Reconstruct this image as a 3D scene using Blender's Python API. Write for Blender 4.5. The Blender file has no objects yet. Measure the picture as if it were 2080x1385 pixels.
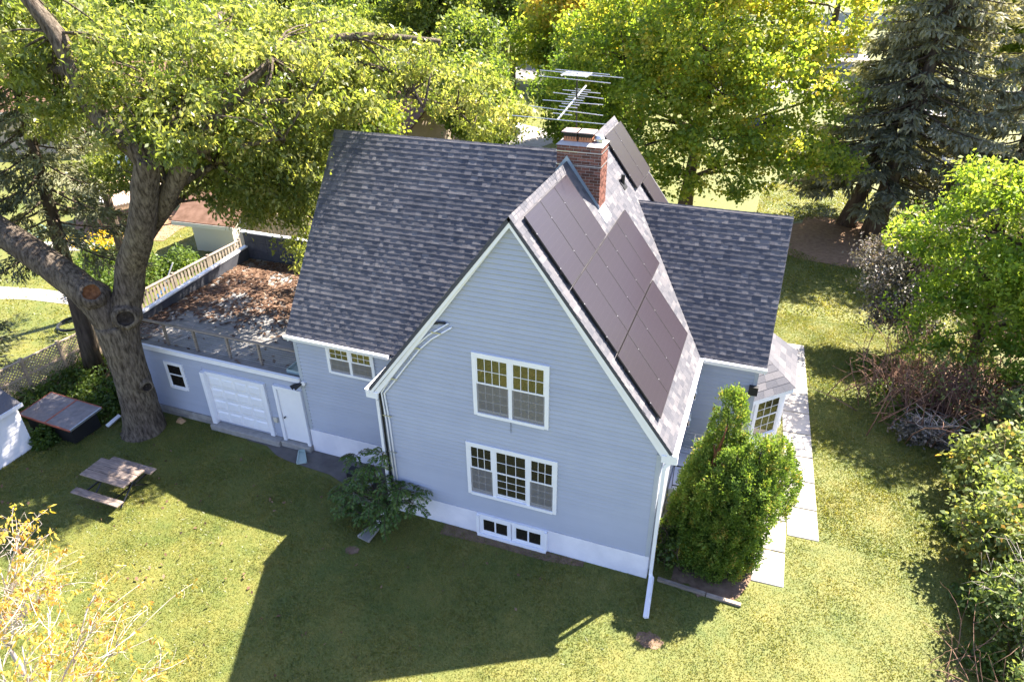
import bpy, math, random
import numpy as np
from mathutils import Vector, Matrix

random.seed(11)
rng = np.random.default_rng(11)
SC = bpy.context.scene
COL = SC.collection
R = math.radians

# ------------------------------------------------------------------ camera
CAMP = Vector((8.511, -12.628, 14.339))
pitch, yaw, roll = R(-30.635), R(-21.031), R(-0.837)
fw = Vector((math.sin(yaw) * math.cos(pitch), math.cos(yaw) * math.cos(pitch), math.sin(pitch)))
rt = Vector((math.cos(yaw), -math.sin(yaw), 0))
up = rt.cross(fw)
rt2 = rt * math.cos(roll) + up * math.sin(roll)
up2 = -rt * math.sin(roll) + up * math.cos(roll)
cd = bpy.data.cameras.new("camera")
cam = bpy.data.objects.new("camera", cd)
COL.objects.link(cam)
cd.sensor_width = 36.0
cd.lens = 24.62
cd.clip_end = 2000
m = Matrix((rt2, up2, -fw)).transposed().to_4x4()
m.translation = CAMP
cam.matrix_world = m
SC.camera = cam

# ------------------------------------------------------------------ sky, sun, exposure
SUN_AZ = math.atan2(0.47, 0.683)      # from +Y towards +X
SUN_EL = math.atan2(1.0, math.hypot(0.47, 0.683))
W = bpy.data.worlds.new("World")
SC.world = W
W.use_nodes = True
wn = W.node_tree.nodes
wl = W.node_tree.links
bg = wn["Background"]
sky = wn.new("ShaderNodeTexSky")
sky.sky_type = 'NISHITA'
sky.sun_disc = False
sky.sun_elevation = SUN_EL
sky.sun_rotation = SUN_AZ
sky.air_density = 1.0
sky.dust_density = 0.7
sky.ozone_density = 2.5
wb = wn.new("ShaderNodeMix")          # white balance of the whole sky
wb.data_type = 'RGBA'
wb.blend_type = 'MULTIPLY'
wb.inputs[0].default_value = 1.0
wb.inputs[7].default_value = (1.07, .965, 1.03, 1)
wl.new(sky.outputs[0], wb.inputs[6])
wl.new(wb.outputs[2], bg.inputs[0])
bg.inputs[1].default_value = 0.08
sd = bpy.data.lights.new("sun", 'SUN')
sd.energy = 5.0
sd.angle = R(0.53)
sd.color = (1.0, 0.91, 0.79)
so = bpy.data.objects.new("sun", sd)
COL.objects.link(so)
sdir = Vector((0.47, 0.683, 1.0)).normalized()
so.rotation_euler = sdir.to_track_quat('Z', 'Y').to_euler()
so.location = (20, 30, 40)
SC.view_settings.view_transform = 'Standard'
SC.view_settings.look = 'None'
SC.view_settings.gamma = 1.0
SC.view_settings.exposure = 2.42
SC.cycles.max_bounces = 9
SC.cycles.diffuse_bounces = 5
SC.cycles.glossy_bounces = 3
SC.cycles.transmission_bounces = 6
SC.cycles.transparent_max_bounces = 8
SC.cycles.caustics_reflective = False
SC.cycles.caustics_refractive = False

# ------------------------------------------------------------------ materials
def nt(name):
    mt = bpy.data.materials.new(name)
    mt.use_nodes = True
    t = mt.node_tree
    return mt, t.nodes, t.links, t.nodes["Principled BSDF"]

def ramp(n, stops):
    r = n.new("ShaderNodeValToRGB")
    e = r.color_ramp.elements
    while len(e) < len(stops):
        e.new(0.5)
    for i, (p, c) in enumerate(stops):
        e[i].position = p
        e[i].color = (c[0], c[1], c[2], 1)
    return r

def mix(n, l, fac, a, b, mode='MIX'):
    x = n.new("ShaderNodeMix")
    x.data_type = 'RGBA'
    x.blend_type = mode
    for s, v in ((x.inputs[0], fac), (x.inputs[6], a), (x.inputs[7], b)):
        if hasattr(v, "is_linked"):
            l.new(v, s)
        elif isinstance(v, (int, float)):
            s.default_value = v
        else:
            s.default_value = (v[0], v[1], v[2], 1)
    return x.outputs[2]

def noise(n, l, scale, detail=4, rough=0.55, coord='pos', stretch=None):
    t = n.new("ShaderNodeTexNoise")
    t.inputs['Scale'].default_value = scale
    t.inputs['Detail'].default_value = detail
    t.inputs['Roughness'].default_value = rough
    if coord == 'pos':
        v = n.new("ShaderNodeNewGeometry").outputs['Position']
    else:
        v = n.new("ShaderNodeTexCoord").outputs['Object']
    if stretch:
        mp = n.new("ShaderNodeMapping")
        mp.inputs['Scale'].default_value = stretch
        l.new(v, mp.inputs[0])
        v = mp.outputs[0]
    l.new(v, t.inputs['Vector'])
    return t

def bump(n, l, b, src, strength, dist=0.02):
    x = n.new("ShaderNodeBump")
    x.inputs['Strength'].default_value = strength
    x.inputs['Distance'].default_value = dist
    l.new(src, x.inputs['Height'])
    l.new(x.outputs[0], b.inputs['Normal'])

def M(name, c, c2=None, scale=3.0, rough=0.6, spec=0.3, bmp=0.0, bscale=40, metal=0.0, stretch=None, rnd=0.0, lo=0.35, hi=0.65, bdist=0.01):
    """plain surface: colour c, blotches of c2, optional fine relief and per-object variation"""
    mt, n, l, b = nt(name)
    b.inputs['Roughness'].default_value = rough
    b.inputs['Specular IOR Level'].default_value = spec
    b.inputs['Metallic'].default_value = metal
    col = None
    if c2 is not None:
        t = noise(n, l, scale, 6, 0.6, stretch=stretch)
        r = ramp(n, [(lo, c), (hi, c2)])
        l.new(t.outputs[0], r.inputs[0])
        col = r.outputs[0]
    if rnd:
        g = n.new("ShaderNodeNewGeometry")
        oi = n.new("ShaderNodeObjectInfo")
        ad = n.new("ShaderNodeMath"); ad.operation = 'ADD'
        l.new(g.outputs['Random Per Island'], ad.inputs[0]); l.new(oi.outputs['Random'], ad.inputs[1])
        fr = n.new("ShaderNodeMath"); fr.operation = 'FRACT'
        l.new(ad.outputs[0], fr.inputs[0])
        rr = ramp(n, [(0, (1 - rnd,) * 3), (1, (1 + rnd,) * 3)])
        l.new(fr.outputs[0], rr.inputs[0])
        col = mix(n, l, 1.0, col if col is not None else c, rr.outputs[0], 'MULTIPLY')
    if col is not None:
        l.new(col, b.inputs['Base Color'])
    else:
        b.inputs['Base Color'].default_value = (*c, 1)
    if bmp:
        t2 = noise(n, l, bscale, 5, 0.6, stretch=stretch)
        bump(n, l, b, t2.outputs[0], bmp, bdist)
    return mt

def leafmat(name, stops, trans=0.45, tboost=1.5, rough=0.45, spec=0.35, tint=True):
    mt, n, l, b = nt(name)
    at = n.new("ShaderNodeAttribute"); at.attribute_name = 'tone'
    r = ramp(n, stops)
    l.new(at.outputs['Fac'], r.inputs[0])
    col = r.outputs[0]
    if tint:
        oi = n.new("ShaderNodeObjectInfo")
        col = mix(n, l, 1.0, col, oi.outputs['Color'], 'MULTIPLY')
    l.new(col, b.inputs['Base Color'])
    b.inputs['Roughness'].default_value = rough
    b.inputs['Specular IOR Level'].default_value = spec
    tr = n.new("ShaderNodeBsdfTranslucent")
    c2 = mix(n, l, 1.0, col, (tboost * 1.05, tboost * 1.0, tboost * 0.45), 'MULTIPLY')
    l.new(c2, tr.inputs[0])
    ms = n.new("ShaderNodeMixShader")
    ms.inputs[0].default_value = trans
    l.new(b.outputs[0], ms.inputs[1]); l.new(tr.outputs[0], ms.inputs[2])
    l.new(ms.outputs[0], n["Material Output"].inputs[0])
    return mt

def shingle_mat(name, stops):
    mt, n, l, b = nt(name)
    g = n.new("ShaderNodeNewGeometry"); oi = n.new("ShaderNodeObjectInfo")
    ad = n.new("ShaderNodeMath"); ad.operation = 'ADD'
    l.new(g.outputs['Random Per Island'], ad.inputs[0]); l.new(oi.outputs['Random'], ad.inputs[1])
    fr = n.new("ShaderNodeMath"); fr.operation = 'FRACT'; l.new(ad.outputs[0], fr.inputs[0])
    r = ramp(n, stops); l.new(fr.outputs[0], r.inputs[0])
    t = noise(n, l, 120, 2, 0.7)
    r2 = ramp(n, [(0.3, (0.72,) * 3), (0.7, (1.28,) * 3)]); l.new(t.outputs[0], r2.inputs[0])
    c = mix(n, l, 1.0, r.outputs[0], r2.outputs[0], 'MULTIPLY')
    t3 = noise(n, l, 0.7, 4, 0.6)
    r3 = ramp(n, [(0.3, (0.86, 0.87, 0.9)), (0.7, (1.12, 1.1, 1.08))]); l.new(t3.outputs[0], r3.inputs[0])
    c = mix(n, l, 1.0, c, r3.outputs[0], 'MULTIPLY')
    l.new(c, b.inputs['Base Color'])
    b.inputs['Roughness'].default_value = 0.85
    b.inputs['Specular IOR Level'].default_value = 0.15
    t4 = noise(n, l, 70, 3, .7)
    bump(n, l, b, t4.outputs[0], .45, .02)
    return mt

MT = {}
MT['shingle'] = shingle_mat('shingle', [(0, (.075, .077, .09)), (.4, (.10, .1, .112)), (.8, (.125, .121, .13)), (1, (.165, .158, .163))])
MT['rolled'] = M('rolled_roofing', (.21, .2, .19), (.29, .275, .26), 2.2, 0.9, .1, .25, 90, rnd=.08)
MT['slate'] = M('dark_parapet', (.05, .053, .065), (.07, .073, .085), 6, .8, .2, .3, 60)
MT['siding'] = M('grey_blue_siding', (.36, .385, .465), (.395, .42, .495), .8, .55, .25, .06, 60, rnd=.025)
MT['white'] = M('white_paint', (.78, .775, .81), (.83, .825, .85), 2.5, .45, .35)
MT['foundation'] = M('white_foundation', (.70, .69, .755), (.81, .795, .85), 1.6, .8, .2, .35, 22, bdist=.01)
MT['trimgrey'] = M('grey_trim', (.39, .42, .47), (.41, .44, .49), 2, .5, .3)
MT['block'] = M('concrete_block', (.28, .26, .24), (.36, .34, .31), 5, .9, .1, .4, 60, rnd=.12)
MT['concrete'] = M('pale_concrete', (.30, .275, .25), (.42, .395, .365), 1.6, .85, .15, .3, 60, rnd=.12)
MT['patio'] = M('dark_patio', (.10, .09, .085), (.16, .145, .135), 1.4, .9, .15, .4, 30)
MT['street'] = M('asphalt_street', (.2, .19, .185), (.25, .24, .23), .8, .9, .1)
MT['mortar'] = M('mortar', (.38, .35, .33), (.45, .42, .4), 9, .9, .1)
MT['brick'] = M('brick', (.12, .055, .043), (.21, .092, .068), 14, .85, .15, .3, 90, rnd=.4)
MT['clay'] = M('clay_flue', (.42, .17, .085), (.5, .22, .12), 6, .8, .2)
MT['capmetal'] = M('rusty_cap', (.36, .26, .22), (.44, .33, .28), 5, .6, .3)
MT['black'] = M('black_plastic', (.016, .016, .018), None, 1, .45, .4)
MT['steel'] = M('galvanised_steel', (.5, .52, .54), (.6, .61, .62), 8, .35, .5, metal=.8)
MT['alu'] = M('aluminium', (.62, .62, .63), None, 1, .4, .5, metal=.35)
MT['copperstrip'] = M('flashing', (.26, .33, .42), (.34, .4, .47), 6, .5, .4, metal=.3)
MT['wood'] = M('weathered_wood', (.20, .165, .135), (.30, .25, .205), 3, .85, .15, .4, 12, stretch=(1, 1, 6), rnd=.18)
MT['tablewood'] = M('old_table_boards', (.15, .115, .095), (.30, .24, .205), 5, .8, .2, .35, 30, stretch=(.6, 6, 6), rnd=.15)
MT['lattice'] = M('pale_lattice_wood', (.42, .32, .22), (.52, .41, .29), 3, .85, .15, rnd=.1)
MT['newwood'] = M('new_timber', (.48, .32, .2), (.55, .38, .25), 4, .8, .2, rnd=.08)
MT['iron'] = M('wrought_iron', (.03, .03, .032), None, 1, .35, .5, metal=.5)
MT['greenmetal'] = M('green_metal', (.16, .26, .23), (.2, .3, .27), 4, .5, .4)
MT['palegreen'] = M('pale_green_plastic', (.36, .45, .42), (.42, .5, .47), 6, .5, .4)
MT['redtrim'] = M('faded_red_trim', (.35, .09, .05), (.4, .14, .09), 5, .7, .2)
MT['boxroof'] = M('worn_felt', (.2, .175, .17), (.28, .25, .24), 7, .9, .1, .3, 60)
MT['mulch'] = M('bare_earth', (.13, .085, .06), (.21, .145, .1), 5, .95, .05, .6, 30)
MT['needles'] = M('dropped_needles', (.21, .13, .085), (.3, .2, .13), 5, .95, .05, .5, 40)
MT['tan'] = M('tan_stucco', (.42, .34, .25), (.47, .38, .29), 1.5, .85, .15)
MT['brownroof'] = M('brown_roof', (.13, .075, .05), (.2, .12, .085), 3, .9, .1, .3, 40)
MT['carwhite'] = M('white_car_paint', (.7, .71, .72), None, 1, .2, .5)
MT['carblue'] = M('pale_blue_cover', (.36, .42, .55), None, 1, .4, .5)
MT['cardark'] = M('black_car_paint', (.02, .021, .024), None, 1, .2, .5)
MT['rubber'] = M('tyre_rubber', (.02, .02, .02), None, 1, .8, .2)
MT['cream'] = M('cream_panel', (.6, .56, .47), None, 1, .4, .4)
MT['screen'] = None
MT['hose'] = M('black_hose', (.02, .022, .022), None, 1, .4, .4)
MT['bluetarp'] = M('blue_handle', (.08, .2, .42), None, 1, .5, .4)
MT['bag'] = M('cardboard', (.45, .28, .15), None, 1, .8, .2)

def bark(name, c, c2, sc=5.0, stretch=(1, 1, .18), st=0.9):
    mt, n, l, b = nt(name)
    t = noise(n, l, sc, 8, .65, stretch=stretch)
    r = ramp(n, [(.36, c), (.66, c2)]); l.new(t.outputs[0], r.inputs[0])
    t2 = noise(n, l, .9, 3, .5)
    r2 = ramp(n, [(.35, (.8, .8, .8)), (.7, (1.15, 1.18, 1.05))]); l.new(t2.outputs[0], r2.inputs[0])
    c3 = mix(n, l, 1.0, r.outputs[0], r2.outputs[0], 'MULTIPLY')
    l.new(c3, b.inputs['Base Color'])
    b.inputs['Roughness'].default_value = .9
    b.inputs['Specular IOR Level'].default_value = .1
    t3 = noise(n, l, sc * 2.2, 6, .7, stretch=stretch)
    bump(n, l, b, t3.outputs[0], st, .06)
    return mt
MT['bark'] = bark('grey_brown_bark', (.05, .038, .03), (.23, .185, .152), 13, (1, 1, .26), 1.0)
MT['darkbark'] = bark('dark_bark', (.06, .045, .036), (.15, .115, .09), 6)
MT['twig'] = bark('pale_twigs', (.45, .37, .34), (.62, .54, .50), 8, st=.2)
MT['redtwig'] = bark('reddish_twigs', (.17, .095, .075), (.26, .16, .125), 8, st=.2)
MT['holewood'] = M('bare_cut_wood', (.10, .04, .018), (.2, .09, .04), 8, .9, .1, .5, 20)
MT['knot'] = M('dark_knot', (.02, .016, .014), (.045, .037, .032), 9, .95, .05, .6, 25)

# glass: dark pane that mirrors its surroundings
def glassmat(name, c, ior=2.1):
    mt, n, l, b = nt(name)
    b.inputs['Base Color'].default_value = (*c, 1)
    b.inputs['Roughness'].default_value = .015
    b.inputs['IOR'].default_value = ior
    t = noise(n, l, 3.0, 3, .5)
    bump(n, l, b, t.outputs[0], .05, .02)
    return mt
MT['pane'] = glassmat('window_pane', (.035, .028, .016), 2.05)
MT['panedark'] = glassmat('dark_window_pane', (.016, .014, .012), 1.45)
MT['carglass'] = glassmat('car_glass', (.01, .011, .012), 1.6)

def screenmat():
    mt, n, l, b = nt('insect_screen')
    b.inputs['Base Color'].default_value = (.22, .21, .215, 1)
    b.inputs['Roughness'].default_value = .7
    tr = n.new("ShaderNodeBsdfTransparent")
    ms = n.new("ShaderNodeMixShader"); ms.inputs[0].default_value = .62
    l.new(tr.outputs[0], ms.inputs[1]); l.new(b.outputs[0], ms.inputs[2])
    l.new(ms.outputs[0], n["Material Output"].inputs[0])
    return mt
MT['screen'] = screenmat()

def solarmat():
    mt, n, l, b = nt('solar_cells')
    tc = n.new("ShaderNodeNewGeometry")
    sp = n.new("ShaderNodeSeparateXYZ"); l.new(tc.outputs['Position'], sp.inputs[0])
    def lines(src, period, width):
        a = n.new("ShaderNodeMath"); a.operation = 'DIVIDE'; l.new(src, a.inputs[0]); a.inputs[1].default_value = period
        f = n.new("ShaderNodeMath"); f.operation = 'FRACT'; l.new(a.outputs[0], f.inputs[0])
        c = n.new("ShaderNodeMath"); c.operation = 'LESS_THAN'; l.new(f.outputs[0], c.inputs[0]); c.inputs[1].default_value = width
        return c.outputs[0]
    a = lines(sp.outputs['Y'], .026, .2)
    bq = lines(sp.outputs['Z'], .125, .035)
    mx = n.new("ShaderNodeMath"); mx.operation = 'MAXIMUM'; l.new(a, mx.inputs[0]); l.new(bq, mx.inputs[1])
    c = mix(n, l, mx.outputs[0], (.026, .02, .027), (.05, .041, .048))
    l.new(c, b.inputs['Base Color'])
    b.inputs['Roughness'].default_value = .32
    b.inputs['Specular IOR Level'].default_value = .5
    return mt
MT['solar'] = solarmat()
MT['solarframe'] = M('black_anodised_frame', (.035, .03, .033), None, 1, .4, .4)

GRASS = [(.16, (.055, .098, .02)), (.40, (.12, .158, .034)), (.60, (.195, .2, .047)), (.82, (.31, .265, .10))]
def lawncol(n, l, detail=True):
    t = noise(n, l, .55, 6, .62)
    t1 = noise(n, l, 3.1, 5, .65)
    ad = n.new("ShaderNodeMath"); ad.operation = 'MULTIPLY_ADD'
    l.new(t1.outputs[0], ad.inputs[0]); ad.inputs[1].default_value = .42; 
    ml = n.new("ShaderNodeMath"); ml.operation = 'MULTIPLY'; l.new(t.outputs[0], ml.inputs[0]); ml.inputs[1].default_value = .6
    l.new(ml.outputs[0], ad.inputs[2])
    return ad.outputs[0]
def groundmat():
    mt, n, l, b = nt('lawn_soil')
    v = lawncol(n, l)
    r = ramp(n, GRASS); l.new(v, r.inputs[0])
    t2 = noise(n, l, 26, 4, .7)
    r2 = ramp(n, [(.3, (.8, .8, .76)), (.7, (1.15, 1.13, 1.08))]); l.new(t2.outputs[0], r2.inputs[0])
    c = mix(n, l, 1.0, r.outputs[0], r2.outputs[0], 'MULTIPLY')
    c = mix(n, l, 1.0, c, (.72, .7, .66), 'MULTIPLY')
    l.new(c, b.inputs['Base Color'])
    b.inputs['Roughness'].default_value = .6
    b.inputs['Specular IOR Level'].default_value = .3
    bump(n, l, b, t2.outputs[0], .6, .04)
    return mt
MT['ground'] = groundmat()
def grassmat():
    mt, n, l, b = nt('grass_blades')
    v = lawncol(n, l)
    at = n.new("ShaderNodeAttribute"); at.attribute_name = 'tone'
    ad = n.new("ShaderNodeMath"); ad.operation = 'MULTIPLY_ADD'
    l.new(at.outputs['Fac'], ad.inputs[0]); ad.inputs[1].default_value = .22; l.new(v, ad.inputs[2])
    sb = n.new("ShaderNodeMath"); sb.operation = 'SUBTRACT'; l.new(ad.outputs[0], sb.inputs[0]); sb.inputs[1].default_value = .11
    r = ramp(n, GRASS); l.new(sb.outputs[0], r.inputs[0])
    cd_ = mix(n, l, 1.0, r.outputs[0], (.74, .74, .74), 'MULTIPLY')
    l.new(cd_, b.inputs['Base Color'])
    b.inputs['Roughness'].default_value = .42
    b.inputs['Specular IOR Level'].default_value = .6
    tr = n.new("ShaderNodeBsdfTranslucent")
    c2 = mix(n, l, 1.0, r.outputs[0], (2.0, 1.8, .9), 'MULTIPLY'); l.new(c2, tr.inputs[0])
    ms = n.new("ShaderNodeMixShader"); ms.inputs[0].default_value = .45
    l.new(b.outputs[0], ms.inputs[1]); l.new(tr.outputs[0], ms.inputs[2])
    l.new(ms.outputs[0], n["Material Output"].inputs[0])
    return mt
MT['grass'] = grassmat()

MT['leaf_oak'] = leafmat('oak_leaves', [(0, (.06, .095, .025)), (.4, (.13, .17, .045)), (.85, (.25, .27, .095)), (1, (.34, .31, .13))], .55, 2.0, .38, .4)
MT['leaf_maple'] = leafmat('maple_leaves', [(0, (.07, .12, .02)), (.42, (.15, .215, .036)), (.8, (.30, .32, .06)), (1, (.46, .36, .08))], .6, 2.1)
MT['leaf_far'] = leafmat('far_leaves', [(0, (.06, .10, .026)), (.5, (.135, .185, .046)), (.9, (.2, .23, .06)), (1, (.3, .27, .08))], .55, 2.0)
MT['needle_blue'] = leafmat('blue_spruce_needles', [(0, (.11, .115, .068)), (.5, (.235, .24, .16)), (1, (.38, .36, .26))], .32, 1.2, .6, .2)
MT['needle_green'] = leafmat('spruce_needles', [(0, (.07, .08, .042)), (.5, (.155, .17, .09)), (1, (.29, .28, .165))], .22, 1.2, .6, .2)
MT['leaf_bright'] = leafmat('bright_green_leaves', [(0, (.065, .125, .02)), (.5, (.155, .235, .036)), (1, (.31, .36, .07))], .55, 2.0, .5, .25)
MT['leaf_purple'] = leafmat('dull_silver_leaves', [(0, (.07, .07, .06)), (.5, (.16, .15, .13)), (1, (.26, .2, .18))], .2, 1.2, .35, .6)
MT['leaf_bush'] = leafmat('bush_leaves', [(0, (.07, .11, .035)), (.5, (.165, .215, .085)), (.88, (.28, .30, .12)), (1, (.42, .26, .08))], .48, 1.8, .5, .25)
MT['leaf_arb'] = leafmat('cedar_sprays', [(0, (.07, .125, .028)), (.5, (.135, .215, .045)), (.9, (.23, .29, .065)), (1, (.36, .27, .09))], .45, 1.7, .5, .25)
MT['leaf_dark'] = leafmat('sapling_leaflets', [(0, (.05, .1, .022)), (.5, (.09, .16, .035)), (1, (.17, .23, .05))], .35, 1.4, .4, .4)
MT['leaf_yellow'] = leafmat('autumn_leaves', [(0, (.5, .40, .09)), (.5, (.55, .42, .08)), (.85, (.5, .30, .07)), (1, (.34, .13, .05))], .45, 1.5)
MT['leaf_dead'] = leafmat('fallen_leaves', [(0, (.055, .03, .02)), (.5, (.115, .066, .042)), (1, (.22, .145, .1))], .06, 1.1, .8, .12)
MT['flower'] = leafmat('yellow_flowers', [(0, (.6, .4, .01)), (1, (.7, .5, .02))], .3, 1.3)
MT['leaf_weed'] = leafmat('weeds', [(0, (.05, .09, .02)), (.5, (.1, .16, .03)), (1, (.18, .24, .05))], .4, 1.5)

# ------------------------------------------------------------------ object helpers
ORG = {}
def tag(o, label=None, cat=None, group=None, kind=None):
    if label: o['label'] = label
    if cat: o['category'] = cat
    if group: o['group'] = group
    if kind: o['kind'] = kind
    return o

def thing(name, label, cat, loc=(0, 0, 0), group=None):
    o = bpy.data.objects.new(name, None)
    COL.objects.link(o)
    o.location = loc
    o.empty_display_size = .2
    ORG[o.name] = Vector(loc)
    return tag(o, label, cat, group)

def link(name, me, parent=None, loc=None):
    o = bpy.data.objects.new(name, me)
    COL.objects.link(o)
    if parent is not None:
        o.parent = parent
        ORG[o.name] = ORG[parent.name]
        if loc is not None:
            o.location = Vector(loc) - ORG[parent.name]
    else:
        ORG[o.name] = Vector((0, 0, 0))
        if loc is not None:
            o.location = loc
            ORG[o.name] = Vector(loc)
    return o

class MB:
    def __init__(s, T=None):
        s.v = []; s.f = []; s.T = T
    def add(s, vs, fs):
        k = len(s.v)
        if s.T is not None:
            vs = [s.T @ Vector(p) for p in vs]
        s.v += [tuple(p) for p in vs]
        s.f += [tuple(i + k for i in f) for f in fs]
        return s
    def box(s, x0, x1, y0, y1, z0, z1):
        if x0 > x1: x0, x1 = x1, x0
        if y0 > y1: y0, y1 = y1, y0
        if z0 > z1: z0, z1 = z1, z0
        return s.add([(x0, y0, z0), (x1, y0, z0), (x1, y1, z0), (x0, y1, z0), (x0, y0, z1), (x1, y0, z1), (x1, y1, z1), (x0, y1, z1)],
                     [(0, 3, 2, 1), (4, 5, 6, 7), (0, 1, 5, 4), (1, 2, 6, 5), (2, 3, 7, 6), (3, 0, 4, 7)])
    def hexa(s, bot, top):
        """bot, top: four points each, same winding (counter-clockwise from above)"""
        return s.add(list(bot) + list(top), [(3, 2, 1, 0), (4, 5, 6, 7), (0, 1, 5, 4), (1, 2, 6, 5), (2, 3, 7, 6), (3, 0, 4, 7)])
    def obox(s, c, u, v, w):
        c, u, v, w = map(Vector, (c, u, v, w))
        b = [c - u - v - w, c + u - v - w, c + u + v - w, c - u + v - w]
        t = [p + 2 * w for p in b]
        return s.hexa(b, t)
    def beam(s, p, q, w, h, upv=(0, 0, 1)):
        p, q = Vector(p), Vector(q)
        d = (q - p)
        u = Vector(upv)
        side = d.cross(u)
        if side.length < 1e-6:
            side = d.cross(Vector((0, 1, 0)))
        side.normalize()
        u2 = side.cross(d).normalized()
        return s.obox((p + q) / 2, d / 2, -side * w / 2, u2 * h / 2)
    def prism(s, pts, ext):
        """pts: planar polygon (3d), extruded by vector ext"""
        n = len(pts)
        e = Vector(ext)
        vs = [Vector(p) for p in pts] + [Vector(p) + e for p in pts]
        fs = [tuple(range(n - 1, -1, -1)), tuple(range(n, 2 * n))]
        fs += [(i, (i + 1) % n, n + (i + 1) % n, n + i) for i in range(n)]
        return s.add(vs, fs)
    def tube(s, pts, rad, n=8, cap=True, wob=0.0):
        pts = [Vector(p) for p in pts]
        if not hasattr(rad, '__len__'):
            rad = [rad] * len(pts)
        rings = []
        prev = None; dprev = None
        for i, p in enumerate(pts):
            d = (pts[min(i + 1, len(pts) - 1)] - pts[max(i - 1, 0)])
            if d.length < 1e-9: d = Vector((0, 0, 1))
            d.normalize()
            if dprev is not None and d.dot(dprev) < -.3: d = -d
            dprev = d.copy()
            if prev is None:
                a = d.orthogonal().normalized()
            else:
                a = (prev - d * prev.dot(d))
                a = a.normalized() if a.length > 1e-6 else d.orthogonal().normalized()
            prev = a
            b = d.cross(a)
            ring = []
            for k in range(n):
                t = 2 * math.pi * k / n
                r = rad[i] * (1 + (random.uniform(-wob, wob) if wob else 0))
                ring.append(p + (a * math.cos(t) + b * math.sin(t)) * r)
            rings.append(ring)
        vs = [q for r in rings for q in r]
        fs = []
        for i in range(len(rings) - 1):
            for k in range(n):
                fs.append((i * n + k, i * n + (k + 1) % n, (i + 1) * n + (k + 1) % n, (i + 1) * n + k))
        if cap:
            fs.append(tuple(range(n - 1, -1, -1)))
            fs.append(tuple(range((len(rings) - 1) * n, len(rings) * n)))
        return s.add(vs, fs)
    def mesh(s, name, org=None, smooth=False):
        me = bpy.data.meshes.new(name)
        if org is not None and org.length > 0:
            vs = [(p[0] - org[0], p[1] - org[1], p[2] - org[2]) for p in s.v]
        else:
            vs = s.v
        me.from_pydata(vs, [], s.f)
        if smooth:
            me.polygons.foreach_set('use_smooth', [True] * len(me.polygons))
        me.update()
        return me
    def build(s, name, mat, parent=None, smooth=False, kind=None, label=None):
        me = s.mesh(name, ORG[parent.name] if parent is not None else None, smooth)
        me.materials.append(MT[mat])
        o = link(name, me, parent)
        if kind: o['kind'] = kind
        if label: o['label'] = label
        return o

def bevel(o, w=.01, seg=1):
    b = o.modifiers.new('bevel', 'BEVEL')
    b.width = w; b.segments = seg; b.limit_method = 'ANGLE'
    return o

def npmesh(name, V, F, mat, parent=None, tone=None, kind=None, org=None):
    V = np.asarray(V, np.float32).reshape(-1, 3)
    F = np.asarray(F, np.int32)
    k = F.shape[1]
    if parent is not None and org is None:
        V = V - np.array(ORG[parent.name], np.float32)
    me = bpy.data.meshes.new(name)
    me.vertices.add(len(V)); me.vertices.foreach_set('co', V.ravel())
    me.loops.add(F.size); me.loops.foreach_set('vertex_index', F.ravel())
    me.polygons.add(len(F)); me.polygons.foreach_set('loop_start', np.arange(0, F.size, k, dtype=np.int32))
    if tone is not None:
        a = me.attributes.new('tone', 'FLOAT', 'POINT')
        a.data.foreach_set('value', np.asarray(tone, np.float32).ravel())
    me.update(calc_edges=True)
    me.materials.append(MT[mat])
    o = link(name, me, parent)
    if kind: o['kind'] = kind
    return o

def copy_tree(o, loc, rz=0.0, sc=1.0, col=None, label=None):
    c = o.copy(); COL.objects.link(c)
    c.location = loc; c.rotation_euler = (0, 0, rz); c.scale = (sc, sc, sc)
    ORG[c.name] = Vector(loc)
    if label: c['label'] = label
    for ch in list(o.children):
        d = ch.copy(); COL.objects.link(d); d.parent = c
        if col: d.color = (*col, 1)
        for g in list(ch.children):
            e = g.copy(); COL.objects.link(e); e.parent = d
    return c

# ------------------------------------------------------------------ ground and paving
gm = MB()
g = 900
gm.add([(-g, -g, 0), (g, -g, 0), (g, g, 0), (-g, g, 0)], [(0, 1, 2, 3)])
gm.build('ground', 'ground', kind='structure')

def sheet(name, pts, z, mat):
    mb = MB(); mb.add([(x, y, z) for x, y in pts], [tuple(range(len(pts)))])
    return mb.build(name, mat, kind='structure')
def blob(cx, cy, rx, ry, n=26, j=.16, rot=0.0):
    out = []
    for i in range(n):
        t = 2 * math.pi * i / n
        k = 1 + random.uniform(-j, j)
        x, y = rx * k * math.cos(t), ry * k * math.sin(t)
        out.append((cx + x * math.cos(rot) - y * math.sin(rot), cy + x * math.sin(rot) + y * math.cos(rot)))
    return out

sheet('patio', [(-6.1, 1.14), (-5.3, 1.12), (-4.7, .82), (-4.2, .72), (-3.3, .66), (-2.6, .62), (-1.9, .38), (-1.0, .1), (-.3, .05), (-.05, .4), (-.05, 1.44), (-6.1, 1.44)], .012, 'patio')
sheet('street', [(-250, 58), (120, 65), (120, 72), (-250, 65)], .01, 'street')
sheet('driveway', [(16.6, 36.0), (19.2, 35.5), (22.5, 62), (18.5, 62.5)], .014, 'concrete')
sheet('driveway', [(9.6, 78.6), (17, 79.2), (17, 90), (9.6, 89.5)], .014, 'concrete')
sheet('driveway', [(-19, 40), (-8.5, 36), (-7, 41.5), (-18.5, 46.5)], .014, 'concrete')
sheet('footpath', [(-24.6, 5.4), (-22.3, 6.1), (-19.0, 6.5), (-16.4, 6.2), (-16.4, 7.1), (-19.2, 7.4), (-22.6, 7.1), (-25.0, 6.6)], .014, 'concrete')
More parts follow.
